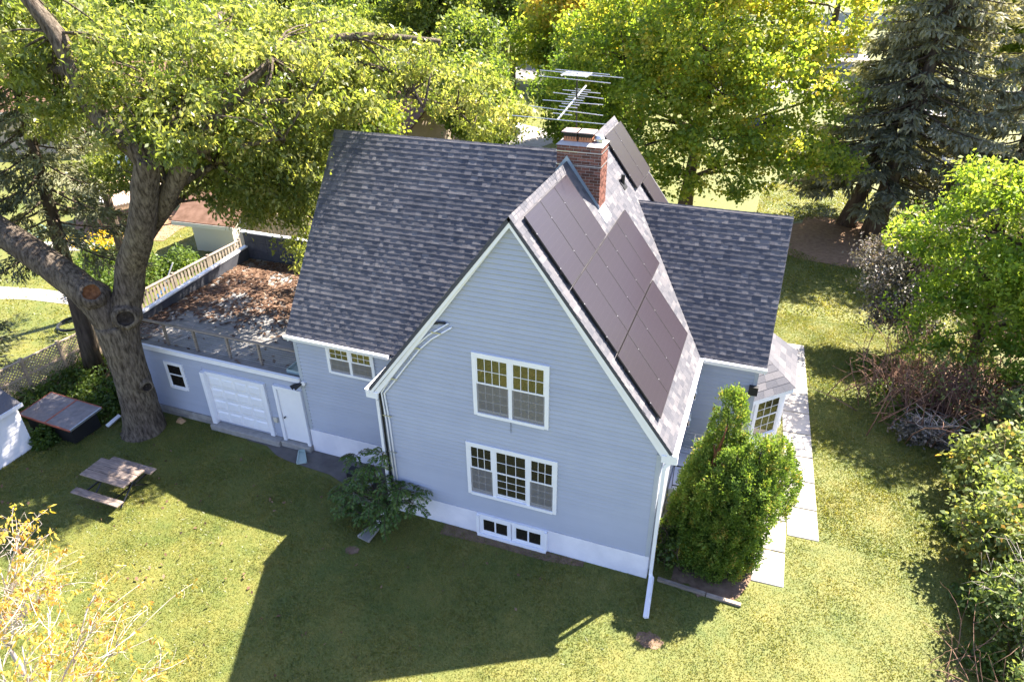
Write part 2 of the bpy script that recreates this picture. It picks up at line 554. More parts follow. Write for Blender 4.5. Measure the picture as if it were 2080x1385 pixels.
sheet('footpath', [(-27.5, 10.0), (-24.6, 11.2), (-22.0, 12.6), (-22.6, 14.4), (-25.2, 12.6), (-28.0, 11.2)], .016, 'concrete')
# bare needle-strewn earth under the spruces and brush
sheet('bare_earth', blob(13.2, 25.3, 4.2, 3.4), .016, 'needles')
sheet('bare_earth', blob(16.6, 11.6, 2.6, 2.4), .016, 'mulch')
sheet('bare_earth', blob(-14.0, 1.6, 1.9, 2.0), .016, 'mulch')
sheet('bare_earth', blob(-25.2, 15.0, 3.6, 2.6), .018, 'needles')
sheet('bare_earth', blob(8.7, 1.7, 1.35, 1.75), .016, 'mulch')
sheet('bare_earth', [(1.6, -.42), (3, -.33), (4.6, -.34), (5.6, -.2), (5.6, -.02), (1.6, -.02)], .008, 'mulch')
for cx, cy, r in ((-.35, -1.75, .2), (7.65, -1.75, .3), (14.2, -.6, .25)):
    sheet('bare_earth', blob(cx, cy, r, r * .7), .009, 'mulch')

wk = link('walkway', bpy.data.meshes.new('walkway'))
wk['kind'] = 'structure'
def slab(p, z=.03):
    mb = MB(); mb.hexa([(x, y, -.03) for x, y in p], [(x, y, z + random.uniform(-.004, .004)) for x, y in p])
    bevel(mb.build('paving_slab', 'concrete', wk), .012)
def lerp(a, b, t): return a + (b - a) * t
def walk(l0, l1, r0, r1, y0, y1, n):
    for i in range(n):
        a, b = i / n, (i + 1) / n
        gq = .022
        ya, yb = lerp(y0, y1, a) + gq, lerp(y0, y1, b) - gq
        slab([(lerp(l0, l1, a), ya), (lerp(r0, r1, a), ya + .04), (lerp(r0, r1, b), yb + .04), (lerp(l0, l1, b), yb)])
walk(10.53, 9.86, 11.33, 10.78, 2.74, 13.4, 9)
walk(9.72, 9.72, 10.50, 10.46, .82, 5.6, 4)

# ------------------------------------------------------------------ the house
HOUSE = thing('house', 'grey-blue clapboard house with steep dark shingle roofs and attached flat-roofed garage', 'house', (2.0, 4.0, 0))
WD = 7.226; XR = 3.667; ZR = 9.293; ZE = 4.21
SB = (ZR - ZE) / (7.476 - XR)          # right slope of the front wing
SL = (ZR - ZE) / (XR + .25)            # left slope
ZEA, YEA, YR = 4.466, 1.172, 4.915     # main block: eave and ridge
SA = (ZR - ZEA) / (YR - YEA)
XL = -3.677
YC, ZC, YEC, XC = 6.754, 7.515, 4.267, 9.231   # right wing
SCs = (ZC - ZE) / (YC - YEC)
YB = 8.96

def topB(x):     # underside of the front wing roof at x
    return min(ZE + (x + .25) * SL, ZE + (7.476 - x) * SB) - .09

# --- walls (closed shells)
def wall(poly, ext, name='wall', mat='siding'):
    mb = MB(); mb.prism(poly, ext)
    return mb.build(name, mat, HOUSE)
wF = wall([(0.02, .03, .2), (WD - .02, .03, .2), (WD - .02, .03, topB(WD)), (XR, .03, topB(XR)), (.02, .03, topB(.02))], (0, .18, 0))
wS = wall([(WD - .2, .22, .2), (WD - .02, .22, .2), (WD - .02, .22, topB(WD)), (WD - .2, .22, topB(WD - .2))], (0, 4.4, 0))
wL = wall([(.02, .22, .2), (.2, .22, .2), (.2, .22, topB(.2)), (.02, .22, topB(.02))], (0, 1.3, 0))
wR = wall([(-3.7, 1.49, .2), (.02, 1.49, .2), (.02, 1.49, ZEA + .1), (-3.7, 1.49, ZEA + .1)], (0, .18, 0))
wSideL = wall([(-3.6, 1.7, .2), (-3.6, 8.3, .2), (-3.6, 8.3, ZEA + .1), (-3.6, YR, ZR - .15), (-3.6, 1.7, ZEA + .2)], (.18, 0, 0))
wall([(-3.6, 8.35, .2), (WD, 8.35, .2), (WD, 8.35, 4.3), (-3.6, 8.35, 4.3)], (0, .18, 0))
wall([(0.1, 8.75, 4.0), (WD - .1, 8.75, 4.0), (XR, 8.75, ZR - .3)], (0, .1, 0))
wC = wall([(WD - .02, 4.48, .2), (9.05, 4.48, .2), (9.05, 4.48, ZE + .15), (WD - .02, 4.48, ZE + .15)], (0, .18, 0))
wE = wall([(8.95, 4.66, .2), (8.95, 9.0, .2), (8.95, 9.0, ZE), (8.95, YC, ZC - .12), (8.95, 4.66, ZE + .1)], (.1, 0, 0))
wG = wall([(-11.15, 1.49, .2), (-3.7, 1.49, .2), (-3.7, 1.49, 2.62), (-11.15, 1.49, 2.62)], (0, .18, 0))
wall([(-11.17, 1.67, .1), (-11.17, 8.45, .1), (-11.17, 8.45, 2.6), (-11.17, 1.67, 2.6)], (.14, 0, 0))
wall([(-11.15, 8.42, .1), (-3.6, 8.42, .1), (-3.6, 8.42, 2.6), (-11.15, 8.42, 2.6)], (0, .12, 0))

# --- lap siding, every board on its own
def board_y(parent, xa0, xb0, xa1, xb1, z0, z1, y, lap=.036):
    """board facing -Y; (xa0..xb0) at the bottom edge, (xa1..xb1) at the top"""
    if xb0 - xa0 < .03: return
    mb = MB()
    c = .03
    mb.add([(xa0, y - .006, z0), (xb0, y - .006, z0), (xb1, y - .004, z1), (xa1, y - .004, z1),
            (xa0, y + .02, z0), (xb0, y + .02, z0), (xb1, y + .02, z1), (xa1, y + .02, z1),
            (lerp(xa0, xa1, c / (z1 - z0)), y - lap, z0 + c), (lerp(xb0, xb1, c / (z1 - z0)), y - lap, z0 + c)],
           [(0, 1, 9, 8), (8, 9, 2, 3), (0, 4, 5, 1), (1, 5, 6, 2, 9), (3, 2, 6, 7), (0, 8, 3, 7, 4)])
    mb.build('siding_board', 'siding', parent)
EXP = .125
z = .77
while z < 9.0:
    z1 = z + EXP
    def ext(zz):
        a = max(.1, (zz + .09 - ZE) / SL - .25)
        b = min(WD - .1, 7.476 - (zz + .09 - ZE) / SB)
        return a, b
    a0, b0 = ext(z); a1, b1 = ext(z1)
    if b0 - a0 < .05: break
    if b1 - a1 < .01:
        a1 = b1 = (a1 + b1) / 2
    board_y(wF, a0, b0, a1, b1, z, z1, .03)
    z += EXP
z = .86
while z < 4.45:
    board_y(wR, -3.62, .0, -3.62, .0, z, min(z + EXP, 4.5), 1.49)
    z += EXP
z = .9
while z < 4.2:
    board_y(wC, WD, 8.97, WD, 8.97, z, min(z + EXP, 4.3), 4.48)
    z += EXP
z = .345
while z < 2.6:
    z1 = min(z + EXP, 2.62)
    for xa, xb, za, zb in ((-11.1, -7.58, 0, 3), (-5.13, -4.81, 0, 3), (-7.58, -5.13, 2.24, 3), (-4.81, -3.75, 2.31, 3)):
        if z >= za - .02:
            board_y(wG, xa, xb, xa, xb, z, z1, 1.49)
    z += EXP
# side face of the front wing (seen only from the right)
z = .9
while z < 4.05:
    mb = MB(); mb.box(WD - .02, WD + .012, .25, 4.45, z + .004, z + EXP); mb.build('siding_board', 'siding', wS); z += EXP

# --- foundations
mb = MB(); mb.box(-.0, WD, 0.0, .2, -.2, .765)
fnd = mb.build('foundation', 'foundation', HOUSE)
for bb in ((-3.72, -.01, 1.45, 1.67, -.2, .855), (WD - .2, WD - .001, .21, 4.44, -.2, .85), (WD + .01, 9.06, 4.45, 4.66, -.2, .88), (8.9, 9.07, 4.67, 9.0, -.2, .88)):
    MB().box(*bb).build('foundation', 'foundation', HOUSE)
gfd = MB().box(-11.16, -3.75, 1.5, 1.66, -.2, .33).build('foundation', 'mortar', HOUSE)
x = -11.15
while x < -7.75:
    w = .39
    for row in range(2):
        xo = x + (.2 if row else 0)
        MB().box(xo, min(xo + w, -7.62), 1.44, 1.52, -.02 + row * .17, .14 + row * .17).build('concrete_block', 'block', gfd)
    x += .4
mb = MB(); mb.box(-7.62, -4.86, 1.2, 1.6, -.1, .2); mb.box(-4.85, -3.74, 1.28, 1.6, -.1, .2)
bevel(mb.build('step', 'block', HOUSE), .02)

# --- corner trims
def trim(x0, x1, y0, y1, z0, z1, mat='trimgrey'):
    return MB().box(x0, x1, y0, y1, z0, z1).build('corner_trim', mat, HOUSE)
trim(-.012, .1, .002, .2, .77, 4.3); trim(WD - .1, WD + .014, .001, .2, .77, 4.02)
trim(-3.735, -3.62, 1.462, 1.6, .34, 4.42); trim(8.97, 9.07, 4.452, 4.6, .88, 4.25)

# --- roofs
LIM = {'n': 0}
TABS = {}
def tabmesh(w, t, ex):
    key = (round(w, 2), round(t, 4), round(ex, 3))
    if key not in TABS:
        me = MB().add([(0, 0, t), (w, 0, t), (w, ex + .03, .0), (0, ex + .03, .0), (0, 0, -.004), (w, 0, -.004)],
                      [(0, 1, 2, 3), (4, 5, 1, 0), (5, 2, 1), (4, 0, 3)]).mesh('shingle')
        me.materials.append(MT['shingle'])
        TABS[key] = me
    return TABS[key]

def shingles(roof, O, U, V, L, S, ex, inside, single=None, wide=1.0, flat=False, tk=1.0):
    """courses of shingles on the plane O + u U + v V; single(u, v) picks those built one by one"""
    O, U, V = Vector(O), Vector(U).normalized(), Vector(V).normalized()
    N = U.cross(V)
    rot = Matrix((U, V, N)).transposed().to_4x4()
    mb = MB()
    rows = int(S / ex + .5)
    for i in range(rows):
        v = i * ex
        u = -random.uniform(0, .2)
        k = 0
        sagrow = random.uniform(-.0012, .0012)
        while u < L:
            w = random.choice((.11, .14, .17, .2, .24)) * wide
            t = (random.choice((.0155, .0165, .0175)) if k % 2 else random.choice((.0105, .012, .013))) * tk
            a, b = max(u, 0), min(u + w, L)
            u += w; k += 1
            if b - a < .03 or not inside((a + b) / 2, v + ex * .5):
                continue
            if flat: t = .006 + (t - .006) * .6
            if single and LIM['n'] < 300 and single((a + b) / 2, v):
                o = link('shingle', tabmesh(b - a, t, ex), roof)
                mm = rot.copy(); mm.translation = O + U * a + V * v + N * .006 - ORG[roof.name]
                o.matrix_local = mm
                LIM['n'] += 1
                continue
            p = lambda uu, vv, nn: O + U * uu + V * vv + N * (nn + .006 + sagrow)
            vu = min(v + ex + .03, S - .004)
            e = random.uniform(-.0015, .0015)
            mb.add([p(a, v + e, t), p(b, v + e, t), p(b, vu, 0), p(a, vu, 0), p(a, v + e, -.004), p(b, v + e, -.004)],
                   [(0, 1, 2, 3), (4, 5, 1, 0), (5, 2, 1), (4, 0, 3)])
    return mb.build('shingles', 'shingle', roof, kind='stuff')

def plane_roof(poly, N, th=.07):
    N = Vector(N).normalized()
    return MB().prism([Vector(p) - N * th for p in poly], N * th).build('roof', 'shingle', HOUSE)

# front slope of the main block
NA = Vector((0, -SA, 1)).normalized()
VA = Vector((0, 1, SA)).normalized(); LA = math.hypot(YR - YEA, ZR - ZEA)
def valleyA(z): return (z - ZE) / SL - .25
rA = plane_roof([(XL, YEA, ZEA), (valleyA(ZEA) + .2, YEA, ZEA), (XR, YR, ZR), (XL, YR, ZR)], NA)
shingles(rA, (XL, YEA, ZEA), (1, 0, 0), VA, 7.4, LA, .1435,
         lambda u, v: XL + u < valleyA(ZEA + v / LA * (ZR - ZEA)) + .12, lambda u, v: v < .30)
# back slope of the main block
NAb = Vector((0, SA, 1)).normalized()
rAb = plane_roof([(XR, 2 * YR - YEA, ZEA), (XL, 2 * YR - YEA, ZEA), (XL, YR, ZR), (XR, YR, ZR)], NAb)
shingles(rAb, (XR, 2 * YR - YEA, ZEA), (-1, 0, 0), Vector((0, -1, SA)), XR - XL, LA, .1435, lambda u, v: True, None, 2.0)
# right slope (solar side)
NB = Vector((SB, 0, 1)).normalized(); VB = Vector((-1, 0, SB)).normalized(); LB = math.hypot(7.476 - XR, ZR - ZE)
rB = plane_roof([(7.476, -.12, ZE), (7.476, YEC + .2, ZE), (7.476 - (ZC - ZE) / SB, YC, ZC), (7.476 - (ZC - ZE) / SB, YB, ZC), (XR, YB, ZR), (XR, -.12, ZR)], NB)
def insB(u, v):
    y = -.12 + u; zz = ZE + v / LB * (ZR - ZE)
    if y > YEC and zz < ZC:
        zc = ZC - abs(y - YC) * SCs
        return zz > zc - .12
    return True
shingles(rB, (7.476, -.12, ZE), (0, 1, 0), VB, YB + .12, LB, .1435, insB, None, 1.0, True)
# left slope of the front wing and of the back wing
NL = Vector((-SL, 0, 1)).normalized()
rL = plane_roof([(-.25, YEA + .3, ZE), (-.25, -.12, ZE), (XR, -.12, ZR), (XR, YR, ZR)], NL)
shingles(rL, (-.25, YR, ZE), (0, -1, 0), Vector((1, 0, SL)), YR + .12, math.hypot(XR + .25, ZR - ZE), .1435,
         lambda u, v: True, None, 1.6)
rL2 = plane_roof([(0.2, YB, ZE + .45 * SL), (0.2, YR + 2.4, ZE + .45 * SL), (XR, YR, ZR), (XR, YB, ZR)], NL)
# right wing
NC = Vector((0, -SCs, 1)).normalized(); VC = Vector((0, 1, SCs)).normalized(); LC = math.hypot(YC - YEC, ZC - ZE)
xv = 7.476 - (ZC - ZE) / SB
rC = plane_roof([(7.46, YEC, ZE), (XC, YEC, ZE), (XC, YC, ZC), (xv, YC, ZC)], NC)
shingles(rC, (xv - .1, YEC, ZE), (1, 0, 0), VC, XC - xv + .1, LC, .1435,
         lambda u, v: xv - .1 + u > 7.476 - (v / LC * (ZC - ZE)) / SB - .02,
         lambda u, v: True, tk=.9)
rCb = plane_roof([(XC, 2 * YC - YEC, ZE), (7.476, 2 * YC - YEC, ZE), (xv, YC, ZC), (XC, YC, ZC)], Vector((0, SCs, 1)))

# ridge caps, each piece on its own
def ridge(roof, p, q, s1, s2, step=.2, w=.17):
    p, q = Vector(p), Vector(q)
    d = q - p; n = int(d.length / step); d = d / n
    sd = d.normalized().cross(Vector((0, 0, 1)))
    for i in range(n):
        a = p + d * i; b = p + d * (i + 1.12)
        l1 = .010 + random.uniform(0, .005); l0 = .004
        A1, A2 = a + Vector((0, 0, l1)), b + Vector((0, 0, l0))
        o1 = sd * w / math.hypot(1, s1); o2 = -sd * w / math.hypot(1, s2)
        h1 = Vector((0, 0, -w * s1 / math.hypot(1, s1))); h2 = Vector((0, 0, -w * s2 / math.hypot(1, s2)))
        vs = [A1, A2, A1 + o1 + h1, A2 + o1 + h1, A1 + o2 + h2, A2 + o2 + h2]
        vs += [v + Vector((0, 0, -.02)) for v in vs]
        MB().add(vs, [(0, 2, 3, 1), (0, 1, 5, 4), (2, 0, 6, 8), (0, 4, 10, 6), (2, 8, 9, 3), (4, 5, 11, 10)]).build('ridge_cap', 'shingle', roof)
ridge(rA, (XL, YR, ZR + .005), (XR - .3, YR, ZR + .005), SA, SA, .2)
ridge(rB, (XR, -.13, ZR + .012), (XR, 3.94, ZR + .012), SB, SL, .165, .2)
ridge(rB, (XR, YB, ZR + .012), (XR, 4.7, ZR + .012), SL, SB, .2, .2)
ridge(rC, (XC, YC, ZC + .005), (xv - .05, YC, ZC + .005), SCs, SCs, .2)

# rake boards, eaves, gutters
def rake(p, q, inner, h=.17, th=.035):
    """sloping white board hanging under the roof edge from p to q; inner: direction of the thickness"""
    p, q = Vector(p), Vector(q)
    dn = Vector((0, 0, -h)); e = Vector(inner) * th
    mb = MB(); mb.prism([p, q, q + dn, p + dn], e)
    return mb.build('rake_board', 'white', HOUSE)
k = -.075
rake((-.25, -.112, ZE + k), (XR, -.112, ZR + k), (0, 1, 0), .16)
rake((7.476, -.112, ZE + k), (XR, -.110, ZR + k), (0, 1, 0), .15)
MB().prism([(-.20, -.075, ZE + k - .12), (XR, -.075, ZR + k - .12), (XR, -.075, ZR + k - .155), (-.05, -.075, ZE + k - .13)], (0, .1, 0)).build('soffit', 'white', HOUSE)
MB().prism([(7.43, -.075, ZE + k - .12), (XR, -.074, ZR + k - .12), (XR, -.074, ZR + k - .155), (7.28, -.075, ZE + k - .16)], (0, .1, 0)).build('soffit', 'white', HOUSE)
rake((XL + .01, YEA, ZEA + k), (XL + .01, YR, ZR + k), (1, 0, 0), .16)
rake((XC - .01, YEC, ZE + k), (XC - .01, YC, ZC + k), (-1, 0, 0), .16)
rake((XC - .011, 2 * YC - YEC, ZE + k), (XC - .011, YC, ZC + k), (-1, 0, 0), .16)
rake((XR, YB - .01, ZR + k), (7.0, YB - .01, ZR + k - (7.0 - XR) * SB), (0, -1, 0), .16)

def gutter(p, q, out, name='gutter', w=.115, h=.11):
    """open-topped white gutter: back, bottom, front lip"""
    p, q, out = Vector(p), Vector(q), Vector(out).normalized()
    d = (q - p).normalized()
    prof = [(0, 0), (0, -h), (w * .75, -h), (w, -.012), (w, 0), (w - .012, 0), (w * .7, -h + .012), (.012, -h + .012), (.012, 0)]
    vs = []
    for e in (p, q):
        vs += [e + out * a + Vector((0, 0, b)) for a, b in prof]
    n = len(prof)
    fs = [(i, (i + 1) % n, n + (i + 1) % n, n + i) for i in range(n)]
    fs += [tuple(range(5))[::-1] + (), (5, 6, 7, 8)]
    fs[-2] = (0, 1, 2, 3); fs[-1] = (n, n + 3, n + 2, n + 1)
    return MB().add(vs, fs).build(name, 'white', HOUSE)
gutter((XL - .03, YEA - .005, ZEA - .02), (-.33, YEA - .005, ZEA - .02), (0, -1, 0))
gutter((7.47, -.13, ZE - .02), (7.47, YEC - .02, ZE - .02), (1, 0, 0), w=.125)
gutter((7.6, YEC - .005, ZE - .02), (XC + .02, YEC - .005, ZE - .02), (0, -1, 0))
gutter((-.245, 1.0, ZE - .02), (-.245, -.13, ZE - .02), (-1, 0, 0), w=.12)
MB().box(XL + .05, -.3, YEA + .03, 1.49, ZEA - .19, ZEA - .13).build('soffit', 'white', HOUSE)
MB().box(7.23, 7.46, -.07, 4.2, ZE - .22, ZE - .16).build('soffit', 'white', HOUSE)
MB().box(7.6, XC - .06, YEC + .02, 4.48, ZE - .22, ZE - .16).build('soffit', 'white', HOUSE)
bevel(MB().box(-.37, -.02, -.105, .01, ZE - .30, ZE - .09).build('eave_return', 'white', HOUSE), .01)
bevel(MB().box(7.24, 7.6, -.105, .01, ZE - .30, ZE - .09).build('eave_return', 'white', HOUSE), .01)

def pipe(name, pts, w, mat, parent=HOUSE, h=None):
    mb = MB()
    for a, b in zip(pts[:-1], pts[1:]):
        mb.beam(a, b, w, h or w, (0, 1, .01))
    return mb.build(name, mat, parent)
pipe('downspout', [(7.545, -.06, ZE - .13), (7.33, -.07, ZE - .42), (7.325, -.07, .3), (7.36, -.14, .2)], .085, 'white', h=.065)
pipe('downspout', [(7.36, -.11, .24), (7.45, -1.22, .07)], .11, 'white', h=.08)
pipe('downspout', [(-.27, .2, ZE - .13), (-.13, .05, ZE - .42), (-.09, -.03, .5), (-.1, -.1, .35)], .085, 'white', h=.065)
pipe('downspout', [(-.08, -.25, .34), (-.16, -1.0, .06)], .1, 'white', h=.075)
pipe('downspout', [(-3.74, 3.1, 4.7), (-3.95, 3.0, 4.62), (-4.05, 2.95, 4.2), (-4.0, 2.9, 3.7), (-3.8, 2.9, 3.6)], .1, 'white', h=.08)
pipe('downspout', [(-10.95, .62, .16), (-11.0, .1, .06)], .11, 'white', h=.08)

# conduits up the gable
bl = [(2.03, -.03, 6.5), (1.86, -.03, 6.48), (1.62, -.03, 6.40), (1.44, -.03, 6.30), (1.3, -.03, 6.12), (1.1, -.03, 5.83), (.84, -.03, 5.52), (.55, -.03, 5.12), (.3, -.03, 4.78), (.1, -.03, 4.42), (.0, -.03, 4.12), (.01, -.03, 3.8), (.02, -.03, .8)]
MB().tube(bl, .03, 6).build('conduit', 'black', HOUSE, True)
for off in (0, .085):
    wl_ = [(2.1 + off, -.025, 6.5 - off), (1.55 + off, -.025, 6.08 - off), (1.2 + off, -.025, 5.72 - off), (.75 + off, -.025, 5.12 - off), (.42 + off, -.025, 4.66 - off), (.06 + off, -.025, 4.1), (.1 + off * 1.1, -.025, 3.2), (.12 + off * 1.1, -.025, .8)]
    MB().tube(wl_, .022, 6).build('conduit', 'white', HOUSE, True)
for cx_, cz_ in ((1.2, 5.67), (.42, 4.62), (1.75, 6.2), (.13, 3.4), (.15, 2.2)):
    MB().box(cx_ - .1, cx_ + .16, -.055, -.045, cz_ - .015, cz_ + .015).build('clip', 'steel', HOUSE)
MB().tube([(3.6, -.01, 4.1), (3.6, -.015, 3.72)], .006, 4).build('cable', 'black', HOUSE)

# --- windows
def window(T, x0, x1, z0, z1, units, cas=.095, slider=False, sill=True):
    """T maps (along wall, into wall, up); units: (width share, cols, rows up, rows low, screened, open gap)"""
    mb = MB(T); d = -.045
    mb.box(x0, x0 + cas, d, .02, z0, z1); mb.box(x1 - cas, x1, d, .02, z0, z1)
    mb.box(x0 + cas, x1 - cas, d, .02, z1 - cas, z1); mb.box(x0 + cas, x1 - cas, d - (.02 if sill else 0), .02, z0, z0 + cas * .85)
    tot = sum(u[0] for u in units); xi = x0 + cas; Wd = x1 - x0 - 2 * cas
    mull = cas * .9
    avail = Wd - mull * (len(units) - 1)
    spans = []
    for i, u in enumerate(units):
        w = avail * u[0] / tot
        spans.append((xi, xi + w)); xi += w
        if i < len(units) - 1:
            mb.box(xi, xi + mull, d, .02, z0 + cas * .85, z1 - cas); xi += mull
    win = mb.build('window', 'white', HOUSE)
    for (a, b), u in zip(spans, units):
        zb, zt = z0 + cas * .85, z1 - cas
        _, cols, ru, rl, scr, gap = u
        MB(T).box(a, b, -.004, .012, zb, zt).build('window_liner', 'white', win)
        if slider:
            parts = [(a, (a + b) / 2 + .012, zb, zt, cols, 1, -.016, False), ((a + b) / 2 - .012, b, zb, zt, cols, 1, -.024, False)]
        else:
            zm = zb + (zt - zb) * (.53 if rl else 0)
            parts = [(a, b, zm, zt, cols, ru, -.026, False), (a, b, zb + gap, zm + .025, cols, rl, -.016, scr)]
        for (xa, xb, za, zc_, c, r, dy, sc) in parts:
            if r == 0: continue
            fr = .035
            sm = MB(T)
            sm.box(xa, xa + fr, dy - .012, dy + .01, za, zc_); sm.box(xb - fr, xb, dy - .012, dy + .01, za, zc_)
            sm.box(xa + fr, xb - fr, dy - .012, dy + .01, zc_ - fr, zc_); sm.box(xa + fr, xb - fr, dy - .012, dy + .01, za, za + fr * 1.2)
            gx0, gx1, gz0, gz1 = xa + fr, xb - fr, za + fr * 1.2, zc_ - fr
            mw = .014
            for i in range(1, c):
                xx = lerp(gx0, gx1, i / c); sm.box(xx - mw / 2, xx + mw / 2, dy - .009, dy + .004, gz0, gz1)
            for j in range(1, r):
                zz = lerp(gz0, gz1, j / r); sm.box(gx0, gx1, dy - .0085, dy + .0035, zz - mw / 2, zz + mw / 2)
            sm.build('sash', 'white', win)
            for i in range(c):
                for j in range(r):
                    pa, pb = lerp(gx0, gx1, i / c), lerp(gx0, gx1, (i + 1) / c)
                    pz, pq = lerp(gz0, gz1, j / r), lerp(gz0, gz1, (j + 1) / r)
                    MB(T).add([(pa, dy, pz), (pb, dy, pz), (pb, dy, pq), (pa, dy, pq)], [(0, 1, 2, 3)]).build('pane', 'pane' if not (slider or cas < .08) else 'panedark', win)
            if sc:
                MB(T).add([(a, -.036, zb), (b, -.036, zb), (b, -.036, zm + .02), (a, -.036, zm + .02)], [(0, 1, 2, 3)]).build('insect_screen', 'screen', win)
    return win
TF = Matrix.Translation((0, .01, 0))
TR_ = Matrix.Translation((0, 1.47, 0))
window(TF, 2.643, 4.554, 4.07, 5.85, [(1, 4, 2, 3, True, .06), (1, 4, 2, 3, True, .06)], .1)
window(TF, 2.366, 4.80, 1.422, 3.148, [(.8, 3, 2, 3, True, .07), (1.1, 3, 2, 3, False, .07), (.8, 3, 2, 3, True, .07)], .1)
window(TR_, -2.608, -1.053, 3.236, 4.19, [(1, 3, 2, 2, True, .02), (1, 3, 2, 2, True, .02)], .09)
TB = Matrix.Translation((0, -.012, 0))
window(TB, 2.66, 3.56, .1, .70, [(1, 1, 1, 1, False, 0)], .07, True, False)
window(TB, 3.60, 4.5, .1, .70, [(1, 1, 1, 1, False, 0)], .07, True, False)
mb = MB(); mb.box(2.6, 4.56, -.11, .0, .0, .09); mb.box(2.58, 2.655, -.1, .0, .09, .74); mb.box(4.505, 4.58, -.1, .0, .09, .74); mb.box(2.58, 4.58, -.05, 0, .702, .76)
mb.build('window_frame', 'white', HOUSE)
wg = window(TR_, -9.134, -8.374, 1.227, 2.263, [(1, 1, 1, 1, False, 0)], .079)

# --- garage doors
gd = MB()
gd.box(-7.55, -7.40, 1.30, 1.5, .22, 2.24); gd.box(-5.30, -5.15, 1.40, 1.5, .22, 2.24); gd.box(-7.40, -5.30, 1.40, 1.5, 2.12, 2.24)
garage = gd.build('garage_door', 'white', HOUSE)
for r_ in range(4):
    za = .30 + r_ * .455
    MB().box(-7.40, -5.30, 1.445, 1.48, za, za + .447).build('door_section', 'white', garage)
    for c_ in range(4):
        xa = -7.36 + c_ * .515
        pm = MB(); pw = .46
        pm.hexa([(xa, 1.444, za + .06), (xa + pw, 1.444, za + .06), (xa + pw, 1.444, za + .39), (xa, 1.444, za + .39)][::1],
                [(xa + .05, 1.418, za + .11), (xa + pw - .05, 1.418, za + .11), (xa + pw - .05, 1.418, za + .34), (xa + .05, 1.418, za + .34)])
        pm.build('door_panel', 'white', garage)
dr = MB()
dr.box(-4.79, -4.68, 1.38, 1.5, .2, 2.31); dr.box(-3.88, -3.77, 1.38, 1.5, .2, 2.31); dr.box(-4.68, -3.88, 1.38, 1.5, 2.21, 2.31)
door = dr.build('door', 'white', HOUSE)
MB().box(-4.67, -3.89, 1.43, 1.48, .25, 2.2).build('door_leaf', 'white', door)
MB().tube([(-4.56, 1.43, 1.15), (-4.56, 1.39, 1.15), (-4.56, 1.36, 1.15)], [.018, .02, .035], 10).build('handle', 'black', door)
# flood light and meter box
fl = MB(); fl.tube([(-3.62, 1.46, 2.62), (-3.62, 1.40, 2.62)], .075, 12)
flo = fl.build('flood_light', 'white', HOUSE)
for dx in (-.13, -.02):
    MB().tube([(-3.66 + dx * .5, 1.40, 2.61), (-3.74 + dx, 1.30, 2.56), (-3.80 + dx, 1.22, 2.52)], [.03, .06, .075], 10).build('lamp', 'black', flo)
bevel(MB().box(-5.06, -4.92, 1.39, 1.47, .83, 1.02).build('outlet_box', 'cream', HOUSE), .008)

# --- garage roof
groof = MB().box(-11.1, -3.62, 1.45, 8.4, 2.55, 2.66).build('roof', 'rolled', HOUSE, label='flat garage roof littered with dead leaves')
y = 1.5; i = 0
while y < 8.35:
    MB().add([(-11.05, y, 2.700), (-3.62, y, 2.700), (-3.62, y + .27, 2.690), (-11.05, y + .27, 2.690), (-11.05, y, 2.66), (-3.62, y, 2.66)],
             [(0, 1, 2, 3), (4, 5, 1, 0), (4, 0, 3), (5, 2, 1)]).build('roofing_strip', 'rolled', groof)
    y += .25
fas = MB(); fas.box(-11.25, -3.74, 1.40, 1.46, 2.60, 2.76); fas.box(-11.25, -3.74, 1.36, 1.46, 2.76, 2.785)
fas.build('fascia', 'white', HOUSE)
MB().prism([(-11.2, 1.47, 2.5), (-11.2, 8.4, 2.5), (-11.2, 8.4, 3.2), (-11.2, 1.47, 2.92)], (.12, 0, 0)).build('parapet', 'slate', HOUSE)
MB().prism([(-11.24, 1.42, 2.92), (-11.24, 8.45, 3.2), (-11.24, 8.45, 3.26), (-11.24, 1.42, 2.98)], (.18, 0, 0)).build('parapet_cap', 'white', HOUSE)
bpar = MB().box(-11.2, -3.6, 8.405, 8.5, 2.5, 3.82).build('parapet', 'slate', HOUSE)
for i in range(14):
    for j in range(3):
        xx = -11.18 + i * .54
        MB().box(xx, xx + .53, 8.385, 8.404, 2.72 + j * .36, 3.07 + j * .36).build('slate', 'slate', bpar)
MB().box(-11.27, -3.6, 8.36, 8.54, 3.82, 3.87).build('parapet_cap', 'white', HOUSE)
# deck railing on the garage roof
rail = MB()
rail.beam((-10.3, 1.75, 3.50), (-3.75, 1.75, 3.50), .10, .04)
railing = rail.build('railing', 'wood', HOUSE)
for px_ in (-10.25, -9.03, -7.83, -6.53, -5.34, -3.8):
    MB().box(px_ - .035, px_ + .035, 1.715, 1.785, 2.69, 3.48).build('post', 'wood', railing)
for j in range(8):
    zz = 2.80 + j * .08
    MB().tube([(-10.25, 1.75, zz), (-3.8, 1.75, zz)], .0035, 4).build('cable', 'steel', railing)

